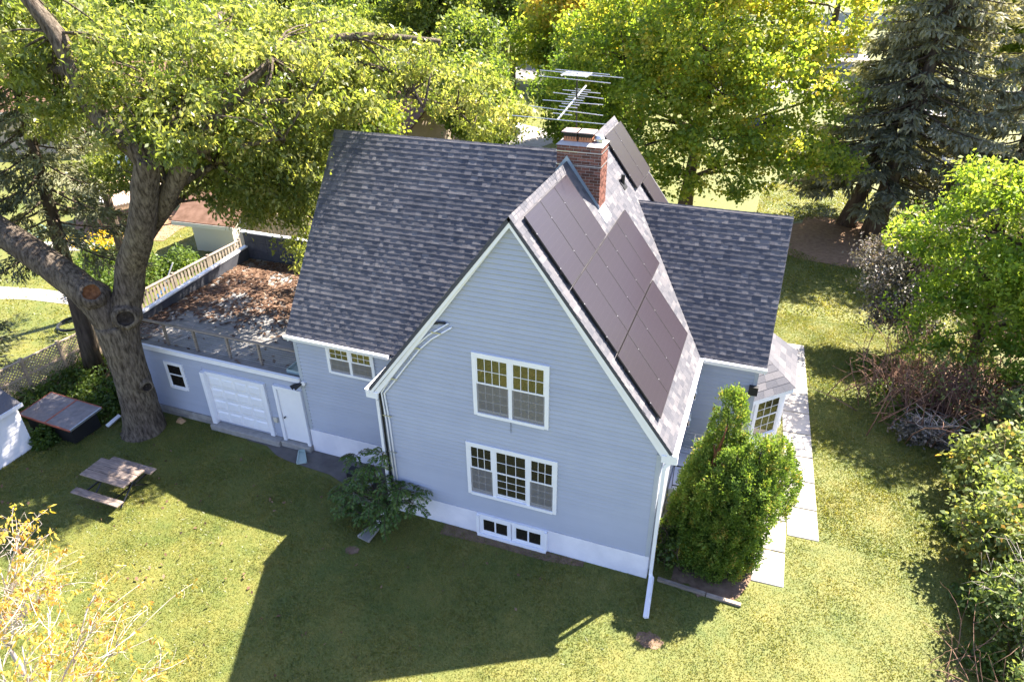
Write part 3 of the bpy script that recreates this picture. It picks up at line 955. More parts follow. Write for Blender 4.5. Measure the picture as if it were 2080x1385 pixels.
# --- chimney with separate bricks
CX0, CX1, CY0, CY1, CT = 3.402, 4.535, 3.948, 4.62, 9.70
chim = MB().box(CX0 + .012, CX1 - .012, CY0 + .012, CY1 - .012, 7.8, CT - .01).build('chimney', 'mortar', HOUSE)
def roofz(x): return ZR - (x - XR) * SB if x > XR else ZR - (XR - x) * SL
bl_, bh, jt = .2, .06, .015
BR = {}
def brick(x0, x1, y0, y1, z0, z1, hid=None):
    if hid is not None:
        hid.box(x0, x1, y0, y1, z0, z1); return
    key = (round(x1 - x0, 3), round(y1 - y0, 3))
    if key not in BR:
        me = MB().box(0, key[0], 0, key[1], 0, bh).mesh('brick'); me.materials.append(MT['brick']); BR[key] = me
    o = link('brick', BR[key], chim, (x0, y0, z0))
hid = MB()
z = CT - bh; row = 0
while z > 7.95:
    off = 0 if row % 2 else -.1
    x = CX0 + off
    while x < CX1:
        a, b = max(x, CX0), min(x + bl_, CX1)
        if b - a > .03 and z + bh > roofz(b) - .05 and z + bh > roofz(a) - .6:
            brick(a, b, CY0 - random.uniform(0, .004), CY0 + .09, z, z + bh)
            brick(a, b, CY1 - .09, CY1, z, z + bh, hid)
        x += bl_ + jt
    y = CY0 + .1 + (0 if row % 2 else -.1) + .02
    while y < CY1 - .1:
        a, b = max(y, CY0 + .1), min(y + bl_, CY1 - .1)
        if b - a > .03:
            if z + bh > roofz(CX1) - .05:
                brick(CX1 - .09, CX1 + random.uniform(0, .004), a, b, z, z + bh)
            if z + bh > roofz(CX0) - .05:
                brick(CX0, CX0 + .09, a, b, z, z + bh, hid)
        y += bl_ + jt
    z -= bh + jt; row += 1
hid.build('bricks', 'brick', chim, kind='stuff')
cr = MB(); cr.hexa([(CX0 - .03, CY0 - .03, CT), (CX1 + .03, CY0 - .03, CT), (CX1 + .03, CY1 + .03, CT), (CX0 - .03, CY1 + .03, CT)],
                   [(CX0 + .1, CY0 + .1, CT + .06), (CX1 - .1, CY0 + .1, CT + .06), (CX1 - .1, CY1 - .1, CT + .06), (CX0 + .1, CY1 - .1, CT + .06)])
cr.build('crown', 'mortar', chim)
for fx in (3.52, 3.90):
    f_ = MB(); fy0, fy1 = CY0 + .15, CY0 + .49
    f_.box(fx, fx + .34, fy0, fy1, CT + .03, CT + .17); f_.build('flue', 'clay', chim)
    c_ = MB(); c_.box(fx + .015, fx + .325, fy0 + .015, fy1 - .015, CT + .171, CT + .27)
    for q in range(6):
        c_.box(fx - .002 + q * .066, fx + .012 + q * .066, fy0 - .004, fy0 + .01, CT + .11, CT + .27)
    c_.build('flue_cage', 'black', chim)
    MB().hexa([(fx - .05, fy0 - .05, CT + .275), (fx + .39, fy0 - .05, CT + .275), (fx + .39, fy1 + .05, CT + .275), (fx - .05, fy1 + .05, CT + .275)],
              [(fx - .04, fy0 - .04, CT + .295), (fx + .38, fy0 - .04, CT + .295), (fx + .38, fy1 + .04, CT + .295), (fx - .04, fy1 + .04, CT + .295)]).build('flue_cap', 'capmetal', chim)
sm_ = MB(); sm_.tube([(4.38, CY0 + .3, CT), (4.38, CY0 + .3, CT + .12)], .09, 12); sm_.tube([(4.38, CY0 + .3, CT + .12), (4.38, CY0 + .3, CT + .15), (4.38, CY0 + .3, CT + .22)], [.14, .14, .1], 14)
sm_.build('flue', 'steel', chim, label='round metal flue')
for zz in (CT - .16, CT - .49):
    s_ = MB(); e = .016
    s_.box(CX0 - e, CX1 + e, CY0 - e, CY0 - .006, zz, zz + .022); s_.box(CX1 + .006, CX1 + e, CY0 - .006, CY1 + e, zz, zz + .022)
    s_.box(CX0 - e, CX0 - .006, CY0 - .006, CY1 + e, zz, zz + .022)
    s_.build('strap', 'steel', chim)
# flashing at the foot
fm = MB()
fm.prism([(CX0 - .02, CY0 - .012, roofz(CX0)), (XR, CY0 - .012, ZR + .02), (CX1 + .02, CY0 - .012, roofz(CX1)), (CX1 + .02, CY0 - .012, roofz(CX1) + .10), (XR, CY0 - .012, ZR + .16), (CX0 - .02, CY0 - .012, roofz(CX0) + .12)], (0, -.012, 0))
fm.build('flashing', 'copperstrip', HOUSE)
fm = MB(); pp = lambda x, y, o=.03: Vector((x, y, roofz(x))) + NB * o
fm.hexa([pp(CX1 + .22, CY0 - .1, .0), pp(CX1 + .22, CY1 - .2, .0), pp(CX1 + .0, CY1 - .2, .0), pp(CX1 + .0, CY0 - .1, .0)],
        [pp(CX1 + .22, CY0 - .1), pp(CX1 + .22, CY1 - .2), pp(CX1 + .0, CY1 - .2), pp(CX1 + .0, CY0 - .1)])
fm.build('flashing', 'white', HOUSE)
# vent pipe
vx = XR + 1.55 / math.hypot(1, SB); vp = Vector((vx, 6.4, roofz(vx)))
v_ = MB(); v_.tube([vp - Vector((0, 0, .05)), vp + Vector((0, 0, .28))], .055, 12, True); v_.obox(vp + NB * .02, (0, .16, 0), VB * .16, NB * .012)
v_.build('vent_pipe', 'black', HOUSE)
# valley flashing of the right wing
a = Vector((7.47, YEC + .0, ZE)); b = Vector((xv, YC, ZC))
MB().beam(a + Vector((-.05, 0, .05)), b + Vector((-.05, 0, .05)), .05, .03, NB).build('valley', 'solarframe', HOUSE)

# --- bay on the right wing
bay = [(9.07, 5.25), (9.95, 6.15), (9.95, 8.05), (9.07, 8.95)]
bw = MB().prism([(x, y, .1) for x, y in bay], (0, 0, 2.5)).build('bay', 'white', HOUSE)
ov = [(9.07, 4.95), (10.14, 6.02), (10.14, 8.2), (9.07, 9.25)]
MB().prism([(x, y, 2.47) for x, y in ov], (0, 0, .17)).build('bay_fascia', 'white', HOUSE)
ov2 = [(9.07, 4.92, 2.645), (10.18, 6.0, 2.645), (10.18, 8.22, 2.645), (9.07, 9.28, 2.645)]
t1, t2 = (9.07, 6.3, 3.5), (9.07, 7.9, 3.5)
broof = MB().add([Vector(p) for p in ov2] + [Vector(t1), Vector(t2)], [(0, 1, 4), (1, 2, 5, 4), (2, 3, 5), (0, 3, 2, 1)]).build('bay_roof', 'shingle', HOUSE)
def bayface(P, Q, A, B, n):
    """courses on the bay roof face, eave P-Q, top A-B"""
    P, Q, A, B = map(Vector, (P, Q, A, B))
    N = (Q - P).cross(A - P).normalized()
    for i in range(n):
        t0, t1_ = i / n, (i + 1.12) / n
        l0, r0, l1, r1 = P.lerp(A, t0), Q.lerp(B, t0), P.lerp(A, min(t1_, 1)), Q.lerp(B, min(t1_, 1))
        tabs = max(1, int((r0 - l0).length / .34))
        for j in range(tabs):
            a0, b0 = l0.lerp(r0, j / tabs), l0.lerp(r0, (j + 1) / tabs - .004)
            a1, b1 = l1.lerp(r1, j / tabs), l1.lerp(r1, (j + 1) / tabs - .004)
            MB().add([a0 + N * .016, b0 + N * .016, b1 + N * .004, a1 + N * .004, a0, b0], [(0, 1, 2, 3), (4, 5, 1, 0)]).build('shingle', 'shingle', broof)
bayface(ov2[0], ov2[1], t1, t1, 6)
bayface(ov2[1], ov2[2], t1, t2, 6)
def faceT(p, q):
    d = Vector((q[0] - p[0], q[1] - p[1], 0)).normalized(); n_ = Vector((-d.y, d.x, 0))
    mm = Matrix((d, n_, Vector((0, 0, 1)))).transposed().to_4x4(); mm.translation = Vector((p[0], p[1], 0))
    return mm
window(faceT(bay[0], bay[1]), .1, 1.16, .95, 2.42, [(1, 3, 2, 2, False, 0)], .1)
window(faceT(bay[1], bay[2]), .15, 1.75, .95, 2.42, [(1, 3, 2, 2, False, 0), (1, 3, 2, 2, False, 0)], .1)
MB().box(8.88, 9.12, 4.33, 4.47, 3.22, 3.48).build('speaker_box', 'black', HOUSE)

# --- porch with iron railings and lanterns
bevel(MB().box(WD + .02, 8.5, 2.6, 4.44, -.1, .82).build('porch', 'foundation', HOUSE), .02)
mb = MB(); mb.box(WD + .02, 8.45, 2.28, 2.595, -.1, .55); mb.box(WD + .02, 8.45, 1.96, 2.275, -.1, .28)
mb.build('step', 'block', HOUSE)
def iron(x0, x1, y, z0, z1, mat):
    r = MB(); r.beam((x0, y, z1), (x1, y, z1), .035, .02); r.beam((x0, y, z0), (x1, y, z0), .03, .02)
    for xx in np.linspace(x0, x1, 4): r.tube([(xx, y, z0 - .12), (xx, y, z1)], .01, 5)
    for xx in np.linspace(x0, x1, 4)[:-1] + (x1 - x0) / 6:
        for zc in (lerp(z0, z1, .25), lerp(z0, z1, .72)):
            for s1 in (1, -1):
                for s2 in (1, -1):
                    pts = []
                    for q in range(9):
                        t = q / 8; ang = t * 4.6
                        rr = .075 * (1 - .65 * t)
                        pts.append((xx + s1 * (.012 + rr * math.sin(ang) * 1.0 + .02 * t), y, zc + s2 * (.085 * (1 - math.cos(min(ang, 3.2))) * .5 + .02 * math.sin(ang))))
                    r.tube(pts, .008, 4)
    return r.build('railing', mat, HOUSE, label='scrolled wrought iron railing')
iron(7.32, 8.4, 4.05, 1.0, 1.78, 'steel')  # pale metal puts the sunlit look of the iron scrolls into the colour
iron(7.34, 8.42, 2.66, .92, 1.62, 'iron')
def lantern(p):
    p = Vector(p); l_ = MB()
    l_.box(p.x - .05, p.x + .05, 4.43, 4.46, p.z + .06, p.z + .2); l_.beam((p.x, 4.44, p.z + .16), (p.x, p.y, p.z + .2), .02, .02)
    l_.tube([(p.x, p.y, p.z + .21), (p.x, p.y, p.z + .15), (p.x, p.y, p.z + .08)], [.01, .05, .085], 6)
    for a_ in range(4):
        t = a_ * math.pi / 2 + .8
        l_.tube([(p.x + .075 * math.cos(t), p.y + .075 * math.sin(t), p.z + .08), (p.x + .055 * math.cos(t), p.y + .055 * math.sin(t), p.z - .14)], .007, 4)
    l_.tube([(p.x, p.y, p.z - .14), (p.x, p.y, p.z - .16)], .06, 6)
    o = l_.build('wall_lantern', 'white', HOUSE)
    MB().tube([(p.x, p.y, p.z - .13), (p.x, p.y, p.z + .07)], .04, 6).build('lantern_glass', 'pane', o)
lantern((7.48, 4.3, 2.92)); lantern((7.42, 4.28, 1.98))

# ------------------------------------------------------------------ solar panels (lifted off the roof on rails)
def solar(y0, y1, s0, s1, label):
    c0 = 1 / math.hypot(1, SB)
    def P(y, s, o): return Vector((XR + s * c0, y, ZR - s * c0 * SB)) + NB * o
    base = P((y0 + y1) / 2, (s0 + s1) / 2, .02)
    t = thing('solar_panel', label, 'solar panel', base, 'solar panels on the right roof slope')
    f = .014; lo, hi = .075, .11
    fr = MB()
    for a, b, c, d in ((y0, y1, s0, s0 + f), (y0, y1, s1 - f, s1), (y0, y0 + f, s0 + f, s1 - f), (y1 - f, y1, s0 + f, s1 - f)):
        fr.hexa([P(a, d, lo), P(b, d, lo), P(b, c, lo), P(a, c, lo)], [P(a, d, hi), P(b, d, hi), P(b, c, hi), P(a, c, hi)])
    fr.build('frame', 'solarframe', t)
    a, b, c, d = y0 + f, y1 - f, s0 + f, s1 - f
    MB().hexa([P(a, d, lo + .005), P(b, d, lo + .005), P(b, c, lo + .005), P(a, c, lo + .005)], [P(a, d, hi - .003), P(b, d, hi - .003), P(b, c, hi - .003), P(a, c, hi - .003)]).build('cell_sheet', 'solar', t)
    ft = MB()
    for s in (lerp(s0, s1, .2), lerp(s0, s1, .8)):
        ft.hexa([P(y0 - .0, s + .02, .0), P(y1, s + .02, .0), P(y1, s - .02, .0), P(y0, s - .02, .0)],
                [P(y0 - .0, s + .02, .07), P(y1, s + .02, .07), P(y1, s - .02, .07), P(y0, s - .02, .07)])
    ft.build('mounting_rail', 'solarframe', t)
    cl = MB()
    for s in (lerp(s0, s1, .25), lerp(s0, s1, .75)):
        cl.obox(P(y0 - .006, s, hi + .004), (0, .008, 0), VB * .009, NB * .003)
    cl.build('clamp', 'alu', t)
PW = .985
rows = [('top', .20, 1.965, .27, 3), ('middle', 2.00, 3.765, .26, 5), ('bottom', 3.80, 5.57, .2, 4)]
ordn = ['first', 'second', 'third', 'fourth', 'fifth']
for nm, s0, s1, y0, n in rows:
    for i in range(n):
        a = y0 + i * (PW + .01)
        where = 'beside the gable edge' if i == 0 else ('at its back end' if i == n - 1 else ordn[i] + ' from the gable')
        solar(a, a + PW, s0, s1, f'dark solar panel in the {nm} row of the roof array, {where}')
solar(6.98, 7.95, .22, 1.95, 'nearer dark solar panel of the upper pair behind the chimney')
solar(7.96, 8.90, .22, 1.95, 'farther dark solar panel of the upper pair behind the chimney')
solar(7.62, 8.60, 1.98, 3.4, 'dark solar panel below the pair behind the chimney, touching the right wing ridge')

# ------------------------------------------------------------------ antenna
an = thing('antenna', 'old metal rooftop antenna on a mast behind the chimney caps', 'antenna', (3.75, 4.55, 9.7))
MB().tube([(3.70, 4.64, 9.3), (3.66, 4.64, 11.25)], .022, 8).build('mast', 'iron', an)
mb = MB(); p0, p1 = Vector((3.45, 3.35, 10.2)), Vector((3.78, 5.6, 11.3)); p0 = Vector((3.48, 3.7, 10.35)); p1 = Vector((3.72, 5.3, 10.85))
MB().beam(p0, p1, .03, .03).build('boom', 'alu', an)
sd_ = Vector((1, -.14, .0)).normalized()
for t, ln, tilt in ((.0, 1.45, .02), (.16, .3, 0), (.26, 1.15, -.02), (.36, .28, 0), (.44, .28, 0), (.5, .95, .015), (.57, .28, 0), (.64, .26, 0), (.7, .8, -.015), (.76, .25, 0), (.82, .6, 0), (.88, .25, 0)):
    c = p0.lerp(p1, t)
    MB().tube([c - sd_ * ln * .85 - Vector((0, 0, tilt)), c + sd_ * ln * .85 + Vector((0, 0, tilt))], .011, 5).build('element', 'alu', an)
c = Vector((3.66, 4.64, 11.2))
for dy_, dz_, ln in ((-.28, -.03, 1.1), (0, .05, .75), (.3, .0, 1.3), (.45, .02, .85)):
    ln *= .85
    MB().tube([c + Vector((-ln, dy_ + ln * .15, dz_)), c + Vector((ln, dy_ - ln * .15, dz_ - .02))], .011, 5).build('element', 'alu', an)
mb = MB()
for q in range(7): mb.beam(c + Vector((-.35, -.25 + q * .08, .04 + .0 * q)), c + Vector((.35, -.32 + q * .08, .04)), .012, .012)
mb.beam(c + Vector((-.3, -.3, .03)), c + Vector((-.3, .3, .03)), .02, .02); mb.beam(c + Vector((.3, -.33, .03)), c + Vector((.3, .25, .03)), .02, .02)
mb.build('reflector', 'alu', an)
#VEG#
# ------------------------------------------------------------------ vegetation builders
def unit(v):
    return v / np.maximum(np.linalg.norm(v, axis=1, keepdims=True), 1e-9)

def leaves(C, size, droop=.35, aspect=.45, fold=.12, out=None, outw=0.0, var=.35):
    """one folded four-cornered leaf for every point of C"""
    n = len(C)
    a = rng.normal(size=(n, 3)); a[:, 2] -= droop * 1.6
    if out is not None: a = a * (1 - outw) + out * outw * 1.6
    a = unit(a)
    nn = rng.normal(size=(n, 3)); nn[:, 2] += 1.1
    s = unit(np.cross(a, nn)); nn = np.cross(s, a)
    L = (size * (1 + rng.uniform(-var, var, n)))[:, None]
    w = L * aspect
    p0 = C; p1 = C + a * L * .55 + s * w * .5 + nn * L * fold; p2 = C + a * L; p3 = C + a * L * .55 - s * w * .5 + nn * L * fold
    V = np.stack([p0, p1, p2, p3], 1).reshape(-1, 3)
    F = np.arange(4 * n).reshape(n, 4)
    return V, F

def clusters(blobs, ncl, per, cr, shell=.5, flat=.75, trng=(0, 1), topbias=0.0):
    """leaf positions gathered in clumps through the blobs; blobs: (cx, cy, cz, rx, ry, rz[, tone])"""
    vol = np.array([b[3] * b[4] * b[5] for b in blobs]) ** .72
    pick = rng.choice(len(blobs), ncl, p=vol / vol.sum())
    B = np.array([b[:6] for b in blobs])[pick]
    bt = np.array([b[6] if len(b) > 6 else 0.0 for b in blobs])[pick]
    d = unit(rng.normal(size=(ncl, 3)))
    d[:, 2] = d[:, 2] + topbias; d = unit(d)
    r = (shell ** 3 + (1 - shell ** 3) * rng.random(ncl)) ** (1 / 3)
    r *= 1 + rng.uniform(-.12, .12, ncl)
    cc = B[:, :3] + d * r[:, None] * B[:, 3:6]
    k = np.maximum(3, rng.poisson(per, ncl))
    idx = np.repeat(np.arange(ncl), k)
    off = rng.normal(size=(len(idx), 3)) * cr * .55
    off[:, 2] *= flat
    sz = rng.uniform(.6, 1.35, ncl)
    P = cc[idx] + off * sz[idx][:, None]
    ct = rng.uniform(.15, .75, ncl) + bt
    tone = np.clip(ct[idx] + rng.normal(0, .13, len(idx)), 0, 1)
    return P, tone, cc, d[idx]

def limb(mb, p, q, r0, r1, n=7, seg=5, sag=.0, wob=.0):
    p, q = Vector(p), Vector(q)
    L = (q - p).length
    pts = []; rad = []
    side = Vector((random.gauss(0, 1), random.gauss(0, 1), random.gauss(0, .4))).normalized() * L * wob
    for i in range(seg + 1):
        t = i / seg
        c = p.lerp(q, t) + side * math.sin(math.pi * t) + Vector((0, 0, -sag * L * math.sin(math.pi * t)))
        pts.append(c); rad.append(lerp(r0, r1, t))
    mb.tube(pts, rad, n)
    return pts

def tree(name, label, cat, loc, trunk, blobs, ncl, per, cr, size, leafm, barkm='bark', group=None, r0=.3, limbs=True,
         droop=.35, aspect=.45, shell=.5, flat=.75, twigs=60, tint=(1, 1, 1), rough=.0):
    """trunk: polyline relative to loc; blobs relative to loc; limbs run from the trunk to every blob"""
    t = thing(name, label, cat, loc, group)
    L = Vector(loc)
    mb = MB()
    tp = [Vector(p) + L for p in trunk]
    n = len(tp)
    rad = [r0 * (1.35 if i == 0 else 1 - .75 * (i / (n - 1))) for i in range(n)]
    mb.tube(tp, rad, 10, True, rough)
    P, tone, cc, d = clusters([(b[0] + L.x, b[1] + L.y, b[2] + L.z) + tuple(b[3:]) for b in blobs], ncl, per, cr, shell, flat)
    ends = []
    if limbs:
        for b in blobs:
            q = Vector(b[:3]) + L
            cand = [p for p in tp[1:] if p.z < q.z + .3] or [tp[-1]]
            p = min(cand, key=lambda c: (c - q).length + (.6 * abs(c.z - q.z)))
            rr = r0 * .42 * (b[3] / 3.0) ** .5
            pts = limb(mb, p, q, rr, rr * .35, 6, 5, -.06, .08)
            ends += pts[2:]
    ends += tp[n // 2:]
    if twigs:
        E_ = np.array([tuple(e) for e in ends])
        for i in rng.choice(len(cc), min(twigs, len(cc)), replace=False):
            c = cc[i]
            e = E_[np.argmin(((E_ - c) ** 2).sum(1))]
            limb(mb, e, c, r0 * .1, r0 * .03, 4, 3, -.04, .1)
    mb.build('trunk', barkm, t, True)
    V, F = leaves(P, size, droop, aspect)
    c = npmesh('crown', V, F, leafm, t, np.repeat(tone, 4))
    c.color = (*tint, 1)
    return t

def spruce(name, label, loc, H, Rb, trunk_r, leafm, nb=110, sub=9, needle=.26, z0=.12, lean=(0, 0), group=None, bare=.35, droop=.25, dens=1.0, barkm='darkbark', spread=None):
    """conifer: whorls of drooping branches carrying flat sprays"""
    t = thing(name, label, 'tree', loc, group)
    L = np.array(loc, float)
    mb = MB()
    axis = lambda z: Vector((L[0] + lean[0] * z / H, L[1] + lean[1] * z / H, L[2] + z))
    zs = np.linspace(0, H, 9)
    mb.tube([axis(z) for z in zs], [max(.03, trunk_r * (1 - z / H) ** .8 * (1.25 if z == 0 else 1)) for z in zs], 10, True, .05)
    C = []; T = []; A = []
    for i in range(nb):
        f = z0 + (1 - z0) * (i / nb) ** .85
        z = f * H
        ln = Rb * (1 - f) ** .75 * random.uniform(.65, 1.1) + .3
        az = i * 2.39996 + random.uniform(-.3, .3)
        if spread is not None and not spread(az, f): ln *= .45
        p = np.array(axis(z))
        d = np.array([math.cos(az), math.sin(az), 0])
        e = p + d * ln + np.array([0, 0, -droop * ln + .12 * ln])
        pts = []
        for q in range(6):
            tt = q / 5
            c = p + d * ln * tt + np.array([0, 0, -droop * ln * tt ** .9 + .22 * ln * tt * tt])
            pts.append(c)
        mb.tube([Vector(c) for c in pts], [lerp(.035 * trunk_r / .3 + .012, .008, q / 5) for q in range(6)], 4, False)
        ct = random.uniform(.2, .8)
        m_ = int(ln * sub * dens)
        for q in range(m_):
            tt = lerp(bare * (1 - f), 1.0, random.random() ** .8)
            k = tt * 5; i0 = min(int(k), 4); c = pts[i0] * (1 - (k - i0)) + pts[i0 + 1] * (k - i0)
            sidev = np.array([-d[1], d[0], 0]) * random.choice((-1, 1))
            sl = ln * .34 * (1.1 - tt) * random.uniform(.4, 1.1) + .12
            nn = max(3, int(sl / needle * 5))
            sp = np.linspace(0.1, 1, nn)[:, None]
            dirv = sidev * .8 + d * .75 + np.array([0, 0, -.30])
            pp = c + dirv * sl * sp + rng.normal(size=(nn, 3)) * .05
            C.append(pp); T.append(np.clip(ct + rng.normal(0, .16, nn), 0, 1)); A.append(np.repeat([dirv + np.array([0, 0, -.35])], nn, 0))
    mb.build('trunk', barkm, t, True)
    C = np.concatenate(C); T = np.concatenate(T); A = unit(np.concatenate(A))
    V, F = leaves(C, needle, .25, .3, .05, A, .55)
    npmesh('crown', V, F, leafm, t, np.repeat(T, 4))
    return t

# ------------------------------------------------------------------ the old shade tree on the left
OAK = thing('shade_tree', 'huge old tree with forked grey trunk leaning over the garage', 'tree', (-9.75, .55, 0))
mb = MB()
def tr(pts, rad, n=18, w=.035):
    mb.tube(smooth_path(pts), smooth_r(rad), n, True, w)
def smooth_path(pts, k=4):
    P = [Vector(p) for p in pts]; out = []
    for i in range(len(P) - 1):
        a, b, c, d = P[max(i - 1, 0)], P[i], P[i + 1], P[min(i + 2, len(P) - 1)]
        for j in range(k):
            t = j / k
            out.append(.5 * ((2 * b) + (c - a) * t + (2 * a - 5 * b + 4 * c - d) * t * t + (3 * b - a - 3 * c + d) * t ** 3))
    out.append(P[-1]); return out
def smooth_r(r, k=4):
    out = []
    for i in range(len(r) - 1):
        for j in range(k): out.append(lerp(r[i], r[i + 1], j / k))
    out.append(r[-1]); return out
tr([(-9.76, .45, -.15), (-9.72, .5, .25), (-9.63, .52, 1.2), (-9.57, .52, 2.3), (-9.55, .53, 3.3), (-9.58, .52, 4.1)], [0.754, 0.640, 0.549, 0.525, 0.558, 0.541])
tr([(-9.5, .5, 3.0), (-9.62, .45, 4.2), (-9.95, .35, 5.05), (-11.0, .25, 5.9), (-12.14, .2, 6.6), (-13.4, .1, 7.35), (-15.5, -.3, 8.6), (-17, -.6, 10)], [0.410, 0.451, 0.459, 0.435, 0.410, 0.377, 0.279, 0.164])
tr([(-9.45, .55, 3.2), (-9.25, .75, 4.4), (-9.05, .95, 5.0), (-8.78, 1.05, 5.8), (-8.15, 1.05, 6.7), (-7.6, 1.05, 7.7), (-7.2, 1.05, 8.6), (-6.85, 1.05, 9.25)], [0.410, 0.451, 0.426, 0.410, 0.385, 0.361, 0.344, 0.312])
tr([(-6.95, 1.05, 9.0), (-7.2, 1.0, 9.5), (-7.7, 1.0, 9.85), (-8.26, 1.0, 10.5), (-8.5, 1.0, 11.3), (-8.75, 1.0, 12.2), (-9.4, .8, 13.4)], [0.279, 0.295, 0.279, 0.262, 0.246, 0.221, 0.123])
tr([(-8.4, 1.2, 6.4), (-8.2, 1.6, 6.95), (-7.5, 1.6, 7.6), (-7.05, 1.6, 8.15), (-6.5, 1.7, 8.8), (-6.05, 1.8, 9.3), (-5.2, 2.6, 10.4), (-4.4, 3.6, 11.4)], [0.246, 0.279, 0.279, 0.271, 0.246, 0.197, 0.164, 0.082], 14)
tr([(-6.2, 1.8, 9.1), (-6.35, 2.2, 9.5), (-6.9, 2.4, 9.6), (-7.4, 2.0, 9.3)], [0.131, 0.123, 0.107, 0.082], 10)
tr([(-6.3, 1.8, 9.1), (-5.6, 2.0, 9.35), (-4.9, 2.2, 9.4), (-4.0, 3.0, 9.5)], [0.115, 0.098, 0.082, 0.041], 8)
tr([(-6.9, 1.05, 9.1), (-6.4, 2.5, 10.4), (-5.6, 4.5, 11.2), (-3.8, 6.5, 11.6), (-1.5, 7.8, 11.4)], [0.246, 0.205, 0.164, 0.123, 0.057], 10)
tr([(-6.9, 1.05, 9.1), (-7.4, 3.0, 10.6), (-8.4, 5.5, 11.6), (-9.5, 8.5, 12.2)], [0.213, 0.164, 0.131, 0.066], 10)
tr([(-4.4, 5.6, 11.3), (-3.2, 7.2, 10.6), (-2.4, 8.4, 9.9), (-1.6, 8.8, 9.2)], [0.098, 0.082, 0.057, 0.033], 8)
tr([(-8.5, 1.0, 11.3), (-10.2, 1.4, 11.3), (-12.0, 2.0, 11.5)], [0.148, 0.107, 0.057], 8)
tr([(-5.2, 2.6, 10.4), (-3.8, 5.0, 10.1), (-2.4, 7.0, 9.9), (-1.0, 9.2, 9.0)], [0.098, 0.074, 0.049, 0.025], 7)
tr([(-7.1, 1.6, 8.1), (-6.6, 3.0, 8.5), (-6.0, 4.4, 8.2), (-6.2, 5.2, 6.8), (-6.0, 5.8, 5.4)], [0.115, 0.090, 0.074, 0.049, 0.025], 7)
tr([(-8.6, 1.1, 6.1), (-8.4, 3.0, 7.2), (-8.2, 4.8, 7.4), (-8.6, 5.6, 6.4)], [0.115, 0.082, 0.057, 0.025], 7)
tr([(-7.4, 3.0, 10.6), (-9.2, 3.4, 9.6), (-10.8, 3.5, 8.2)], [0.082, 0.057, 0.025], 6)
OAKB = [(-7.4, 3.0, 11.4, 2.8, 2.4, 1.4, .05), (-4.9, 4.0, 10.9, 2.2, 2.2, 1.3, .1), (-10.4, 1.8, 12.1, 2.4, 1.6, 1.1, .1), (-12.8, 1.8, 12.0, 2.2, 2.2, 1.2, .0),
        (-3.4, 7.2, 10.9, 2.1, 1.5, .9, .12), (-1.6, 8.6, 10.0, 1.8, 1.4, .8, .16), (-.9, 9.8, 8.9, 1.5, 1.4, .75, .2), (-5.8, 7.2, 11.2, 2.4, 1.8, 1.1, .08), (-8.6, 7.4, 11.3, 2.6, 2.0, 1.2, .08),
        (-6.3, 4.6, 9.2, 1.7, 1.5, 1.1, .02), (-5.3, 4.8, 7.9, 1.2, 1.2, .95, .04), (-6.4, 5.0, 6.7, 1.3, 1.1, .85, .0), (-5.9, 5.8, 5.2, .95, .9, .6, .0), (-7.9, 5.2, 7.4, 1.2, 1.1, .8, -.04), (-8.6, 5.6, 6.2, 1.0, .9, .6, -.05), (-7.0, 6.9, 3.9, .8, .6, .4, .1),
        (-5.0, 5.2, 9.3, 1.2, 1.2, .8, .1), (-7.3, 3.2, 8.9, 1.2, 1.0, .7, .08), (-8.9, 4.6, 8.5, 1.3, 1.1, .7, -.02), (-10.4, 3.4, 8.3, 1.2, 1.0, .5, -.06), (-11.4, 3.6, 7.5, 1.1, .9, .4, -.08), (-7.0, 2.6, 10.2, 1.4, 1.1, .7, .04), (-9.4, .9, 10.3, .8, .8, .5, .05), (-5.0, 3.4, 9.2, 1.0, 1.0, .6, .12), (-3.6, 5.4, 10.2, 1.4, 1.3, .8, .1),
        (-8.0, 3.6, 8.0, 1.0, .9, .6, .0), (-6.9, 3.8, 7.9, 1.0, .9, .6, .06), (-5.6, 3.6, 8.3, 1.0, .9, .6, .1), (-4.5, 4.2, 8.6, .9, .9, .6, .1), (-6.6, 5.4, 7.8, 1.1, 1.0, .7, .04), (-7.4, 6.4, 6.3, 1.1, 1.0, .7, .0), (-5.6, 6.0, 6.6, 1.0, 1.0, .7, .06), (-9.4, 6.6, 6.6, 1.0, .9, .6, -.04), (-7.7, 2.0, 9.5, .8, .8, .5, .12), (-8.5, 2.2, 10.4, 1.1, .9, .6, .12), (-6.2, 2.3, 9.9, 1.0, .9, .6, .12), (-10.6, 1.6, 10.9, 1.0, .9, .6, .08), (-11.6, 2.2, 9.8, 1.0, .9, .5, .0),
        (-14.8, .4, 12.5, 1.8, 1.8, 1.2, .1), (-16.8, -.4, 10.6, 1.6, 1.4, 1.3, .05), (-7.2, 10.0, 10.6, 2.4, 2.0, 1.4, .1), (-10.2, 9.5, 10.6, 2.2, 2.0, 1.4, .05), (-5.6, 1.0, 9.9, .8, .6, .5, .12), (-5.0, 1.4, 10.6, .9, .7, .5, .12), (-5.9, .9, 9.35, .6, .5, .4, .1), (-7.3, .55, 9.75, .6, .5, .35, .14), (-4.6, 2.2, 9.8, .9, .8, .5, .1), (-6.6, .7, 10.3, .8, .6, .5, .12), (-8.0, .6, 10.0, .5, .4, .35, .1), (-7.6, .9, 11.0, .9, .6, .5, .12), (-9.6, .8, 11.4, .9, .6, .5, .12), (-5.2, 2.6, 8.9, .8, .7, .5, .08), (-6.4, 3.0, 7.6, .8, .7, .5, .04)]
P, tone, cc, d = clusters(OAKB, 1900, 58, .38, .45, .62)
